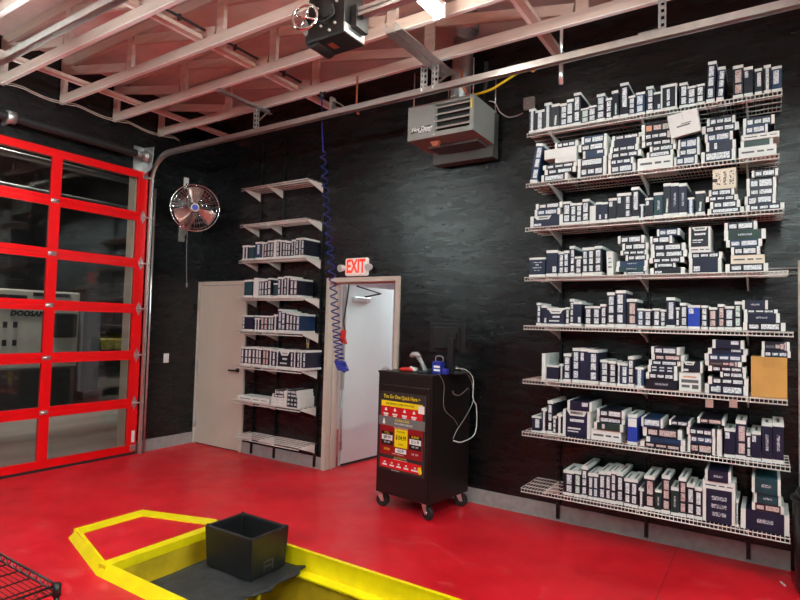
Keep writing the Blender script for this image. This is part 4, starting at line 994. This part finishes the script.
left = {
 2: [U(241.8, 245, 245.4, 'kv'), U(245.2, 248.4, 245.2, 'kv'), U(248.6, 254.4, 245.6, 't'), U(255, 261.4, 241.8, 'b1'), U(261.6, 264.2, 242.4, 'yv'), U(264.4, 267.2, 242.2, 'k2P'), U(267.5, 270.3, 240.6, 'k2'), U(270.5, 273.2, 240.4, 'y2'), U(273.6, 276.2, 239.7, 'w'), U(276.4, 279.2, 239.6, 'k3'), U(279.5, 282, 240, 'yv'), U(282.2, 284.8, 240.1, 'k2'), U(285.1, 287.7, 241, 'k2'), U(287.9, 290.6, 241.2, 'k2'), U(291, 293.2, 239.6, 'k3'), U(293.4, 295.6, 239.4, 'yv'), U(295.8, 298.4, 238, 'k2L'), U(298.6, 301.2, 237.8, 'kv'), U(301.4, 304.2, 237.6, 'k2L')],
 3: [U(244.2, 247.6, 279.8, 't'), U(247.8, 252, 279.6, 't'), U(253.8, 258.4, 277.8, 'w'), U(258.7, 261.2, 279.6, 'k2'), U(261.4, 264, 279.6, 'n2'), U(264.5, 267.5, 279, 'k2'), U(267.7, 271, 277.8, 'y2'), U(273, 277.6, 283, 't'), U(277.9, 280.6, 277, 'n2'), U(280.8, 283.4, 277, 'kv'), U(283.8, 286.4, 276, 'k2'), U(286.6, 289.4, 276, 'kv'), U(290.2, 293.4, 278, 'n2'), U(293.7, 297.4, 278.4, 'k2L')],
 4: [U(242.4, 245, 315, 'k3'), U(245.2, 253.6, 315.2, 'n'), U(253.9, 256.8, 318, 'kv'), U(257, 259.8, 318, 'yv'), U(260, 263.2, 315.6, 'k2P'), U(263.5, 267.4, 315.6, 'k2P'), U(268.2, 270.8, 315.8, 'g2'), U(271, 273.4, 315.6, 'k2'), U(273.7, 277.2, 314.4, 'kv'), U(277.8, 281.2, 309, 'b2L'), U(281.5, 285.4, 310.8, 'k3L'), U(285.7, 289, 312, 'n2'), U(289.3, 292.6, 312.6, 'k2'), U(292.9, 295.6, 313.4, 'k2'), U(295.8, 299.2, 313.8, 'b2L')],
 5: [U(241, 243.6, 346.6, 'b2'), U(244, 247.6, 347, 'k2'), U(248, 251.8, 347, 'k2'), U(252.2, 255, 347, 'y2'), U(255.3, 258.4, 347.4, 't2'), U(258.7, 261.8, 348, 'k2'), U(262.1, 265.6, 348, 'k2P'), U(265.9, 268.8, 348.4, 'k2P'), U(269.1, 272, 348.6, 'yv'), U(272.3, 275.4, 349.6, 'k2'), U(275.7, 278.2, 350.4, 'kv'), U(278.5, 290.4, 349.4, 'kf'), U(290.8, 293, 350.2, 'k2'), U(293.2, 296.2, 350.2, 'kv'), U(296.6, 299.2, 350.4, 'k2'), U(299.4, 302.4, 350.4, 'kv'), U(302.7, 305.6, 350.6, 'n2L')],
 6: [S((236.4, 268, 397.2, 'wx'),), S((270.3, 284.4, 397.6, 'w6'), (271.5, 284.6, 394.4, 'k2'), (275, 284.6, 390.3, 'k2')), S((285, 298, 397.4, 'k6L'), (285.2, 297, 394.2, 'k2L'), (286, 296.6, 390.2, 'k2L'))],
}
for i, items in left.items():
    fill(items, lt[i], LD, -LD+.012, ORD[i]+' short shelf', 'filter boxes on the %s short shelf' % ORD[i], LD-.04)

# big brown carton with two cartons on it, cream cube and tilted white carton
def carton(name, X0, X1, Y0, Y1, Z0, Z1, m, lab, grp=None):
    o = empty(name, ((X0+X1)/2, (Y0+Y1)/2, Z0), lab, 'box', grp)
    keep(MB().box(X0, X1, Y0, Y1, Z0, Z1).build('carton', m, bev=.003), o); return o
f6 = -RD+.012
A = un(751, 391, 'y', f6); B = un(787.2, 358, 'y', f6)
cb = carton('cardboard_box', A.x, B.x, f6, -.06, rt[5]+.001, B.z, 'card', 'brown cardboard box at the right end of the sixth long shelf')
keep(MB().box((A.x+B.x)/2-.035, (A.x+B.x)/2+.035, f6-.0008, f6, B.z-.07, B.z-.002).build('tape', 'cardtape'), cb)
zc = B.z+.001
for (x0, x1, yt, st, lab) in ((761.6, 790.5, 351.4, 'n3', 'navy box with three end labels lying directly on the brown cardboard box'), (762, 789.5, 342.2, 'kM', 'black box with reddish labels lying topmost above the brown cardboard box')):
    a = un(x0, yt, 'y', f6+.02); b = un(x1, yt, 'y', f6+.02)
    mb, mats = fbox(b.x-a.x, b.z-zc-.002, .26, st, False); o = mb.build('filter_box', mats, fix=False); o.location = ((a.x+b.x)/2, f6+.02+.13, zc); tag(o, lab, 'box', 'filter boxes on the sixth long shelf'); zc = b.z
a = un(709.4, 189, 'y', f6+.01); b = un(736, 167, 'y', f6+.01); zc = un(722, 188.9, 'y', f6).z
cc = carton('carton', a.x+.02, b.x, f6+.012, -.14, zc+.002, b.z, 'cream', 'cream cube carton with printed columns on a third long shelf stack')
mb = MB()
for k, (u0, u1) in enumerate(((.12, .36), (.46, .60), (.72, .92))):
    mb.box(a.x+.02+(b.x-a.x-.02)*u0, a.x+.02+(b.x-a.x-.02)*u1, f6+.0112, f6+.012, zc+.03, b.z-.02)
keep(mb.build('printed_panel', printed('box_print', (.78, .70, .56), (.12, .10, .09), 120, .52)), cc)
keep(MB().box(a.x+.019, a.x+.05, f6+.0111, f6+.0125, zc+.055, zc+.08).build('hand_hole', 'machd'), cc)
p = un(687.5, 122.5, 'y', -.36); zc = un(688, 137.5, 'y', f6).z
wb = empty('carton', (p.x, -.30, zc), 'white carton tipped forward on a second long shelf stack', 'box')
T = Matrix.Translation((p.x, -.355, zc+.012)) @ Matrix.Rotation(R(-9), 4, 'Y') @ Matrix.Rotation(R(14), 4, 'X')
w = .098
keep(MB().box(-w, w, -.10, .12, .022, .185, 0, T).build('carton', 'kraft', bev=.003), wb)
mb = MB(); mb.box(-w*.5, w*.4, -.1012, -.10, .085, .095, 0, T); mb.box(-w*.2, w*.5, -.1012, -.10, .10, .106, 0, T); keep(mb.build('printing', 'text'), wb)
keep(MB().box(-.001, .001, -.1008, -.10, .13, .184, 0, T).build('flap_seam', 'grey'), wb)
# two price tags under the sixth shelf
for x, n in ((709, 'left'), (733, 'right')):
    a = un(x, 401, 'y', -RD-.006); tag(MB().box(a.x-.022, a.x+.026, -RD-.0095, -RD-.0075, a.z-.045, a.z+.012).build('shelf_tag', 'tagpink', org=(a.x, -RD-.006, a.z)), n+' of two pinkish tags hanging from the sixth long shelf edge', 'tag', 'shelf tags')
# small brass piece on the sixth short shelf boxes
a = un(307.7, 346, 'y', -.16)
bf = empty('padlock', (a.x, -.16, a.z), 'small brass padlock hanging under the fifth short shelf', 'padlock')
keep(MB().ball((a.x, -.16, a.z+.02), .018, 10).cyl((a.x, -.16, a.z-.025), (a.x, -.16, a.z+.01), .013, 10).build('body', 'brass'), bf)
keep(MB().tube(smooth([(a.x-.014, -.16, a.z+.03), (a.x-.014, -.16, lt[4]-.03), (a.x, -.16, lt[4]-.012), (a.x+.014, -.16, lt[4]-.03), (a.x+.014, -.16, a.z+.03)]), .003, 6).build('shackle', 'wirew'), bf)

# right end of the wall: door jamb, conduit and bin
mb = MB(); mb.box(6.735, 6.79, -.03, 0, 0, 2.16); mb.box(6.735, 7.8, -.03, 0, 2.16, 2.21); mb.box(7.75, 7.8, -.03, 0, 0, 2.16)
mb.box(6.79, 7.75, -.015, 0, .01, 2.16); struct(mb, 'door_4', 'beige', bev=.003)
mb = MB(); mb.tube([(6.40, -.012, 2.155), (6.735, -.012, 2.155)], .007, 6); mb.tube([(6.40, -.012, 2.115), (6.735, -.012, 2.115)], .007, 6)
tag(mb.build('wall_conduit', 'wires', org=(6.55, -.01, 2.13)), 'two thin conduits along the wall right of the fourth long shelf', 'conduit')
tc = empty('trash_can', (6.91, -.36, 0), 'black round trash can at the right edge below the shelves', 'trash can')
mb = MB(); prof = [(.0, .195), (.02, .205), (.05, .21), (.55, .225), (.60, .225)]
mb.tube([(6.91, -.36, z) for z, r in prof], [r for z, r in prof], 28); keep(mb.build('bin_body', 'blackp'), tc)
mb = MB(); mb.ring((6.91, -.36, .60), (0, 0, 1), .228, .012, 28); keep(mb.build('rim', 'blackp'), tc)
mb = MB(); mb.tube([(6.91, -.36, .605), (6.91, -.36, .66), (6.91, -.36, .70)], [.225, .2, .08], 28); keep(mb.build('lid', 'blackp'), tc)
a = un(783, 584, 'z', .002)
tag(MB().beam((a.x-.012, a.y+.03, .004), (a.x+.012, a.y-.03, .004), .012, .006).build('paper_scrap', 'white', org=(a.x, a.y, 0)), 'small white scrap on the red floor beside the trash can', 'litter')

# ------------------------------------------------------------------ price cart
CW, CD, CZ0, CZ1 = .615, .60, .14, 1.245
RZ_ = R(-6.5)
fr = Vector((4.145, -.741, 0)); ctr = fr+Matrix.Rotation(RZ_, 3, 'Z') @ Vector((-CW/2, CD/2, 0))
ct = empty('service_cart', ctr, 'black steel cart on casters with a red and yellow price poster', 'cart', rz=RZ_)
hx, hy = CW/2, CD/2
MB().box(-hx, hx, -hy, hy, CZ0, CZ1-.02).build('cabinet', 'cartm', ct, bev=.004)
MB().box(-hx-.006, hx+.006, -hy-.006, hy+.006, CZ1-.02, CZ1).build('top_shelf', 'cartm', ct, bev=.004)
MB().box(-hx+.02, hx-.02, -hy-.010, -hy, CZ0+.02, CZ1-.12).build('door_panel', 'cartm', ct, bev=.003)
for sx, sy, a in ((-1, -1, .5), (1, -1, -.2), (1, 1, .6), (-1, 1, .2)):
    x, y = sx*(hx-.045)-.03, sy*(hy-.05)
    T = Matrix.Translation((x, y, 0)) @ Matrix.Rotation(a, 4, 'Z')
    mb = MB(); mb.box(-.04, .04, -.04, .04, CZ0-.008, CZ0, 0, T); mb.cyl(T @ Vector((0, 0, CZ0-.03)), T @ Vector((0, 0, CZ0-.006)), .024, 12)
    for s in (-1, 1):
        mb.prism([T @ Vector((-.025, s*.024, CZ0-.025)), T @ Vector((.025, s*.024, CZ0-.025)), T @ Vector((.04, s*.024, .05)), T @ Vector((.012, s*.024, .05))], T.to_3x3() @ Vector((0, .004*s, 0)))
    mb.box(-.027, .027, -.028, .028, CZ0-.03, CZ0-.024, 0, T)
    cs = mb.build('caster', 'silver', ct)
    mb = MB(); mb.tube([T @ Vector((.026, -.018, .062)), T @ Vector((.026, -.012, .062)), T @ Vector((.026, .012, .062)), T @ Vector((.026, .018, .062))], [.055, .062, .062, .055], 20); mb.build('wheel', 'seal', cs)
    mb = MB(); mb.cyl(T @ Vector((.026, -.032, .062)), T @ Vector((.026, .032, .062)), .012, 10); mb.build('axle', 'silver', cs)
# poster on the front door (local x from -hx)
PXL, PXR, PZ0, PZ1 = -hx+.027, -hx+.556, .357, 1.062
po = MB().box(PXL, PXR, -hy-.013, -hy-.0105, PZ0, PZ1).build('price_poster', 'pgrey', ct)
po['label'] = 'red, yellow and black price poster'
PW, PH = PXR-PXL, PZ1-PZ0
def px(u): return PXL+PW*u
def pz(v): return PZ1-PH*v
YP = -hy-.0135
def rect(u0, u1, v0, v1, m, k=0, nm='printed_block'):
    o = MB().box(px(u0), px(u1), YP-.0004*(k+1), YP-.0004*k+.0002, pz(v1), pz(v0)).build(nm, m, po); return o
rect(0, 1, 0, 1, 'pdark', 0); rect(.05, .95, .115, .185, 'pyel', 1); rect(.05, .95, .185, .325, 'pred', 1)
rect(0, 1, .315, .43, 'pgrey', 2); rect(.04, .96, .43, .80, 'pdred', 1); rect(.06, .94, .80, .965, 'pdark', 1); rect(.05, .95, .845, .965, 'pred', 2)
rect(.86, .985, .13, .225, 'pwhite', 3)
rect(.07, .33, .505, .68, 'pblack', 2); rect(.68, .94, .505, .68, 'pblack', 2); rect(.365, .645, .455, .685, 'pyel', 2)
rect(.08, .32, .55, .615, 'pwhite', 3); rect(.69, .93, .55, .615, 'pwhite', 3); rect(.385, .625, .70, .755, 'pwhite', 3)
def pt(s, u, v, h, m, k=5, sx=.85, bold=0):
    mb = MB(); add_text(mb, 0, s, h*PH, Matrix.Translation((px(u), YP-.0004*k, pz(v))) @ FACE_Y, sx=sx, bold=bold, extr=.0003)
    return mb.build('lettering', m, po)
pt('You Go One Quick Here >', .5, .06, .068, 'pyel', sx=.78, bold=.0006)
pt('OUR SERVICE COMES WITH MORE', .46, .15, .034, 'pblack', sx=.9)
for u in (.16, .36, .57, .77):
    c = Vector((px(u), YP-.0018, pz(.225))); mb = MB()
    mb.prism([(c.x-.016, c.y, c.z-.012), (c.x+.016, c.y, c.z-.012), (c.x+.010, c.y, c.z+.006), (c.x, c.y, c.z+.018), (c.x-.010, c.y, c.z+.006)], (0, .0004, 0))
    mb.box(px(u-.055), px(u+.055), YP-.0018, YP-.0014, pz(.292), pz(.272)); mb.box(px(u-.04), px(u+.04), YP-.0018, YP-.0014, pz(.312), pz(.298))
    mb.build('service_icon', 'pwhite', po)
for u, w in ((.16, .05), (.32, .05), (.47, .05), (.63, .05), (.82, .08)):
    mb = MB(); mb.box(px(u-.02), px(u+.02), YP-.0018, YP-.0014, pz(.905), pz(.885)); mb.box(px(u-w), px(u+w), YP-.0018, YP-.0014, pz(.938), pz(.918))
    mb.build('service_icon', 'pwhite', po)
pt('EXTRA CARE', .52, .352, .040, 'pyel', sx=1); pt('WITH EVERY SERVICE', .55, .395, .034, 'pwhite', sx=.9)
mb = MB(); mb.ball((px(.12), YP-.0005, pz(.36)), .012, 10, sq=(1, .1, 1)); mb.box(px(.095), px(.145), YP-.002, YP-.0016, pz(.415), pz(.372)); mb.build('figure_icon', 'pwhite', po)
pt('PICK YOUR OIL TO GO', .5, .443, .022, 'pwhite', sx=1)
pt('FULL', .20, .525, .040, 'pyel', sx=1); pt('SYNTHETIC', .505, .49, .032, 'pblack', sx=.85); pt('BLEND', .81, .525, .040, 'pyel', sx=1)
pt('$89.99', .20, .583, .058, 'pblack', sx=.75, bold=.0006); pt('$104.99', .505, .565, .078, 'pblack', sx=.68, bold=.0010); pt('$121.99', .81, .583, .058, 'pblack', sx=.66, bold=.0006); pt('$53.99', .505, .728, .046, 'pblack', sx=.8, bold=.0004)
pt('5W  0W', .20, .645, .034, 'pwhite'); pt('5W  0W', .81, .645, .034, 'pwhite'); pt('EXTRA', .505, .645, .028, 'pblack'); pt('EXTRA', .2, .73, .038, 'pyel', bold=.0004); pt('5W  0W', .81, .735, .034, 'pwhite')
pt('IN UP TO TEN QUARTS', .45, .775, .020, 'pwhite')
pt('ALL IN THE EXTRAS', .5, .818, .026, 'pyel'); pt('included with every visit', .5, .840, .022, 'pwhite', sx=1.1)
pt('terms apply, ask inside', .4, .982, .017, 'pwhite')
mb = MB(); mb.ball((px(.91), YP-.001, pz(.90)), .020, 12, sq=(1, .06, 1)); mb.ball((px(.92), YP-.001, pz(.93)), .024, 12, sq=(.9, .06, .9)); mb.build('round_badge', 'pyel', po)

# things on the cart (world positions from the measured points)
zt = CZ1
a = un(430.6, 323, 'y', -.42); b = un(463.6, 353.5, 'y', -.42)
mo = empty('monitor', (4.14, -.40, zt), 'black computer monitor on a stand seen from behind on the cart', 'monitor')
mr = Matrix.Rotation(R(6), 4, 'Z')
cx, cz = (a.x+b.x)/2, (a.z+b.z)/2
T = Matrix.Translation((cx, -.42, cz)) @ mr
w, h = (b.x-a.x)/2, (a.z-b.z)/2
keep(MB().box(-w, w, 0, .018, -h, h, 0, T).box(-w*.72, w*.72, -.03, 0, -h*.75, h*.75, 0, T).build('screen_housing', 'blackp', bev=.006), mo)
keep(MB().box(-w+.01, w-.01, .018, .020, -h+.015, h-.01, 0, T).build('screen', 'machd'), mo)
bx = un(453, 371, 'y', -.42).x
keep(MB().box(bx-.02, bx+.035, -.50, -.455, zt+.01, cz).box(bx-.03, bx+.045, -.47, -.45, cz-.08, cz+.05).build('stand_neck', 'blackp', bev=.004), mo)
keep(MB().box(bx-.07, bx+.12, -.52, -.33, zt, zt+.012).build('stand_foot', 'blackp', bev=.004), mo)
# barcode scanner
a = un(425, 372, 'y', -.58)
bsn = empty('barcode_scanner', (a.x, -.58, zt), 'grey barcode scanner resting in its holder on the cart', 'scanner')
keep(MB().tube([un(411, 356.5, 'y', -.58), un(413, 354.5, 'y', -.58), un(417, 354.5, 'y', -.58), un(420, 357, 'y', -.58)], [.02, .026, .026, .02], 12).build('head', 'plate'), bsn)
keep(MB().tube([un(418, 356, 'y', -.58), un(422, 363, 'y', -.58), un(425.5, 371.5, 'y', -.58)], [.02, .019, .026], 10).build('grip', 'plate'), bsn)
keep(MB().box(a.x-.05, a.x+.05, -.63, -.53, zt, zt+.02).build('base', 'machd', bev=.005), bsn)
# blue box with handle
a = un(432, 361, 'y', -.6); b = un(441, 372, 'y', -.6)
bb = empty('card_reader', ((a.x+b.x)/2, -.57, zt), 'small blue case with white labels and wire handle on the cart', 'case')
keep(MB().box(a.x, b.x, -.60, -.53, zt, a.z).box(b.x, b.x+.05, -.59, -.54, zt, zt+.05).build('case', 'hosec', bev=.006), bb)
keep(MB().tube(smooth([(a.x+.01, -.55, a.z), (a.x+.012, -.55, a.z+.035), ((a.x+b.x)/2, -.55, a.z+.045), (b.x-.012, -.55, a.z+.035), (b.x-.01, -.55, a.z)]), .005, 6).build('handle', 'silver'), bb)
for z in (zt+.025, zt+.055): keep(MB().box(a.x+.02, b.x-.012, -.602, -.6005, z, z+.018).build('label', 'pwhite'), bb)
a = un(405.5, 372, 'y', -.6)
tag(MB().tube(smooth([(a.x-.06, -.60, zt+.014), (a.x-.02, -.61, zt+.02), (a.x+.03, -.59, zt+.022), (a.x+.06, -.57, zt+.012)]), [.012+.008*math.sin(PI*i/24) for i in range(25)], 10).build('red_glove', 'redp', org=(a.x, -.6, zt)), 'crumpled red cloth lying at the front of the cart top', 'cloth')
a = un(414, 371, 'y', -.55)
tag(MB().ball((a.x, -.55, zt+.022), .036, 12, sq=(1.2, .8, .6)).ball((a.x-.03, -.55, zt+.028), .022, 10).build('tissue', 'white', org=(a.x, -.55, zt)), 'white crumpled tissue beside the red cloth on the cart', 'tissue')
a = un(387, 370, 'y', -.62)
tag(MB().tube(smooth([(a.x-.05, -.64, zt+.004), (a.x-.02, -.62, zt+.03), (a.x+.01, -.62, zt+.03), (a.x+.05, -.60, zt+.004)]), .004, 6).tube(smooth([(a.x-.06, -.60, zt+.005), (a.x, -.64, zt+.02), (a.x+.06, -.64, zt+.005)]), .004, 6).build('spectacles', 'silver', org=(a.x, -.62, zt)), 'pair of thin clear spectacles at the left edge of the cart top', 'glasses')
# cables down the side of the cart
def side(x, y): # on the cart's right side
    n = Matrix.Rotation(RZ_, 3, 'Z') @ Vector((1, 0, 0)); p0 = ctr+n*(hx+.012)
    d = FW+RT*((x-400)/FPX)-UP*((y-300)/FPX); t = (p0-CAM).dot(n)/d.dot(n); return CAM+d*t
def cable(pts, r, m, lab, top=()):
    P = list(top)+[side(*p) for p in pts]
    return tag(MB().tube(smooth(P), r, 6).build('cable', m, org=P[-1]), lab, 'cable', 'cables on the cart')
e = un(456, 366, 'y', -.45)
cable([(466, 370), (473, 379), (473, 398), (476.5, 408), (475, 433), (462, 442), (453.5, 440.5)], .0055, 'white', 'thick white cable looping down the side of the cart', [e+Vector((0, 0, -.02))])
cable([(470, 378), (473, 400), (466, 416), (457, 430), (453, 439)], .0035, 'wires', 'thin grey cable slanting across the side of the cart', [e])
cable([(444, 385), (444, 408), (454, 419), (458, 426)], .0022, 'wires', 'fine dark grey cable hanging straight down the cart side', [Vector((4.10, -.55, zt+.01)), side(439, 374)])
cable([(468, 388), (460, 395), (454, 394), (453, 391)], .003, 'wires', 'short grey cable curling near the top of the cart side')

# ------------------------------------------------------------------ service pit
RH = .06
pit = empty('pit_curb', (2.9, -2.4, 0), 'yellow steel curb and nose plate around the service pit', 'pit curb')
# outline of the nose (world, on the floor) and of the long sides
N0 = [(2.13, -2.69), (2.12, -2.08), (2.80, PY1+.03)]
nearY, farY = -2.90, -1.86
def band(poly, z0, z1, nm, m='yellow'): return keep(MB().prism([(x, y, z0) for x, y in poly], (0, 0, z1-z0)).build(nm, m), pit)
# red plate
band([(2.20, -2.665), (2.19, -2.12), (2.80, -1.95), (2.92, -1.95), (2.92, -2.84), (2.86, -2.84)], .001, RH-.006, 'nose_plate', 'floor')
# flat yellow strips round the plate
def strip(a, b, w0, w1, nm, z0=.001, z1=RH):
    a = Vector((*a, 0)); b = Vector((*b, 0)); d = (b-a).normalized(); n = Vector((-d.y, d.x, 0))
    P = [a+n*w0, b+n*w0, b+n*w1, a+n*w1]; band([(p.x, p.y) for p in P], z0, z1, nm)
strip((2.14, -2.655), (2.14, -2.09), 0, -.14, 'front_strip')
strip((2.14, -2.10), (2.82, -1.88), 0, -.12, 'far_chamfer_strip', z1=RH+.001)
strip((2.82, -1.90), (2.97, -1.90), .01, -.06, 'far_corner_strip', z1=RH+.0005)
strip((2.90, -2.87), (2.90, -1.90), .02, -.06, 'cross_strip', z0=.0, z1=RH+.0012)
Lp = Vector((2.134, -2.692, 0)); Lq = Vector((2.905, -2.898, 0)); dd = (Lq-Lp).normalized(); nn = Vector((-dd.y, dd.x, 0)); zz = Vector((0, 0, 1))
Rp = Vector((2.905, nearY, 0)); Rq = Vector((PX1+.1, nearY, 0)); mi = Vector((2.915, nearY+.05, 0))
def wedge(a, b, a2, b2, nm):
    m = MB(); v = [a, b, b2+zz*RH, a2+zz*RH, a2+nn*.0, b2]
    P = [a, b, b2+zz*(RH+.004), a2+zz*(RH+.004), a2+Vector((0, .012, 0))+zz*(RH+.004), b2+Vector((0, .012, 0))+zz*(RH+.004), a2+Vector((0, .012, 0)), b2+Vector((0, .012, 0))]
    n = len(m.v); m.v += [tuple(p) for p in P]
    for f in ((0, 1, 2, 3), (3, 2, 5, 4), (4, 5, 7, 6), (6, 7, 1, 0), (0, 3, 4, 6), (1, 7, 5, 2)): m.f.append(tuple(n+i for i in f)); m.m.append(0); m.sm.append(False)
    return keep(m.build(nm, 'yellow'), pit)
wedge(Lp, Lq, Lp+nn*.055+dd*.03, mi, 'near_chamfer_curb')
wedge(Rp, Rq, mi, Rq+Vector((0, .05, 0)), 'near_curb')
keep(MB().box(2.97, PX1+.1, farY-.012, farY+.004, -.10, RH-.03).build('far_curb_web', 'yellow'), pit)
keep(MB().box(2.97, PX1+.1, farY-.016, farY+.012, RH-.03, RH-.022).build('far_curb_lip', 'yellow'), pit)
keep(MB().box(2.97, PX1+.1, farY-.10, farY-.012, -.112, -.10).build('far_ledge', 'yellow'), pit)
keep(MB().box(2.97, PX1+.1, nearY+.06, nearY+.15, -.112, -.10).build('near_ledge', 'yellow'), pit)
# pit body
mb = MB(); D = -1.9
mb.box(2.90, 2.955, PY0-.1, PY1+.1, D, -.0005); mb.box(2.955, PX1+.1, PY0-.1, PY0+.02, D, -.112); mb.box(2.955, PX1+.1, PY1-.075, PY1+.1, D, -.113); mb.box(PX1, PX1+.1, PY0, PY1, D, -.02)
struct(mb, 'wall_pit', 'yellowd')
struct(MB().box(2.9, PX1+.1, PY0-.1, PY1+.1, D-.1, D), 'floor_pit', 'machd')
# the floor slab was cut back to the pit; fill the band under the curbs
mt = MB(); X0, X1, Y0, Y1 = 3.10, 3.80, -2.83, -1.875
ns, ny = 14, 18
base = len(mt.v)
for i in range(ns+1):
    for j in range(ny+1):
        x = X0+(X1-X0)*i/ns; y = Y0+(Y1-Y0)*j/ny
        x += (.02*math.sin(j*1.3)+.012*math.sin(j*2.9)) if i == ns else 0
        z = -.099+.003*math.sin(i*1.1+j*.7)+.003
        if i >= ns-1 and j >= ny-3: z += .022*(i-ns+2)*(j-ny+4)/8
        mt.v.append((x, y, z))
for i in range(ns):
    for j in range(ny):
        a = base+i*(ny+1)+j; mt.f.append((a, a+ny+1, a+ny+2, a+1)); mt.m.append(0); mt.sm.append(True)
o = mt.build('rubber_mat', 'matr', org=(3.45, -2.35, -.1)); s = o.modifiers.new('thick', 'SOLIDIFY'); s.thickness = .012; s.offset = 1
tag(o, 'worn black rubber mat laid across the yellow pit under the bin', 'mat')
# black bin
BX0, BX1, BY0, BY1, BZ0, BZ1 = 3.178, 3.662, -2.275, -1.925, -.079, .205
bn = empty('plastic_bin', ((BX0+BX1)/2, (BY0+BY1)/2, BZ0), 'open black plastic bin standing on the mat over the pit', 'bin')
mb = MB(); t = .016; tp = .008
def ringpts(z, inset): return [(BX0+inset, BY0+inset, z), (BX1-inset, BY0+inset, z), (BX1-inset, BY1-inset, z), (BX0+inset, BY1-inset, z)]
lv = [ringpts(BZ0, .014), ringpts(BZ1-.05, .002), ringpts(BZ1, 0), ringpts(BZ1, .03), ringpts(BZ1-.03, .034), ringpts(BZ0+.02, .045)]
n = len(mb.v)
for l in lv: mb.v += l
for k in range(len(lv)-1):
    for j in range(4): mb.f.append((n+4*k+j, n+4*k+(j+1) % 4, n+4*k+4+(j+1) % 4, n+4*k+4+j)); mb.m.append(0); mb.sm.append(False)
mb.f.append((n+3, n+2, n+1, n)); mb.m.append(0); mb.sm.append(False)
mb.f.append((n+20, n+21, n+22, n+23)); mb.m.append(0); mb.sm.append(False)
keep(mb.build('body', 'blackp', bev=.006), bn)
mb = MB()
for x in (BX0+.015, BX1-.015):
    for y in (BY0+.015, BY1-.015): mb.cyl((x, y, BZ1-.002), (x, y, BZ1+.006), .012, 10)
keep(mb.build('corner_stud', 'blackp'), bn)
yc = BY0+.17
mb = MB(); xx = BX1-.012
mb.box(xx-.02, xx+.004, yc-.045, yc+.045, BZ0+.055, BZ0+.065); mb.box(xx-.02, xx+.004, yc-.045, yc-.035, BZ0+.03, BZ0+.10); mb.box(xx-.02, xx+.006, yc+.03, yc+.045, BZ0+.03, BZ0+.10); mb.box(xx-.02, xx+.004, yc-.045, yc+.045, BZ0+.09, BZ0+.10)
keep(mb.build('latch_slot', 'underpan'), bn)
# yellow ring under the mat
a = un(252, 598, 'z', -.3)
tag(MB().ring((a.x, a.y, -.3), (0.4, -.6, .6), .045, .018, 24, 0, 8).build('pipe_collar', 'yellow', org=(a.x, a.y, -.3)), 'yellow round pipe collar inside the pit below the mat edge', 'pipe collar')

# ------------------------------------------------------------------ black wire rack, lower left
WX1, WY1, WZ = 3.735, -3.55, .40
wr = empty('wire_rack', (3.1, -3.8, 0), 'black wire rack cutting into the lower left corner of the picture', 'wire rack')
WX0, WY0 = 2.55, -4.0
def rail(mb, a, b):
    a = Vector(a); b = Vector(b); mb.tube([a, b], .006, 6); dn = Vector((0, 0, -.035)); mb.tube([a+dn, b+dn], .005, 6)
    n = max(4, int((b-a).length/.035)); pts = []
    for i in range(n+1): pts.append(a.lerp(b, i/n)+(dn if i % 2 else Vector((0, 0, 0))))
    mb.tube(pts, .0032, 4)
for z in (WZ, .12):
    mb = MB()
    rail(mb, (WX0, WY1, z), (WX1, WY1, z)); rail(mb, (WX0, WY0, z), (WX1, WY0, z)); rail(mb, (WX1, WY0, z), (WX1, WY1, z)); rail(mb, (WX0, WY0, z), (WX0, WY1, z))
    n = 18
    for i in range(1, n):
        y = WY0+(WY1-WY0)*i/n; mb.tube([(WX0, y, z-.033), (WX1, y, z-.033)], .0026, 4)
    for i in range(1, 9): x = WX0+(WX1-WX0)*i/9; mb.tube([(x, WY0, z-.038), (x, WY1, z-.038)], .004, 6)
    keep(mb.build('shelf_grid', 'wireb'), wr)
for x in (WX0, WX1):
    for y in (WY0, WY1):
        keep(MB().cyl((x, y, 0), (x, y, WZ+.01), .0125, 12).cyl((x, y, WZ-.05), (x, y, WZ+.005), .02, 12, r2=.018).build('post', 'wireb'), wr)

# ------------------------------------------------------------------ world and view
w = bpy.data.worlds.new('world'); sc.world = w; w.use_nodes = True
bg = w.node_tree.nodes['Background']; bg.inputs[0].default_value = (.02, .022, .025, 1); bg.inputs[1].default_value = 1
sc.view_settings.view_transform = 'Standard'; sc.view_settings.look = 'None'; sc.view_settings.gamma = 1; sc.view_settings.use_curve_mapping = False
sc.view_settings.exposure = 0.7
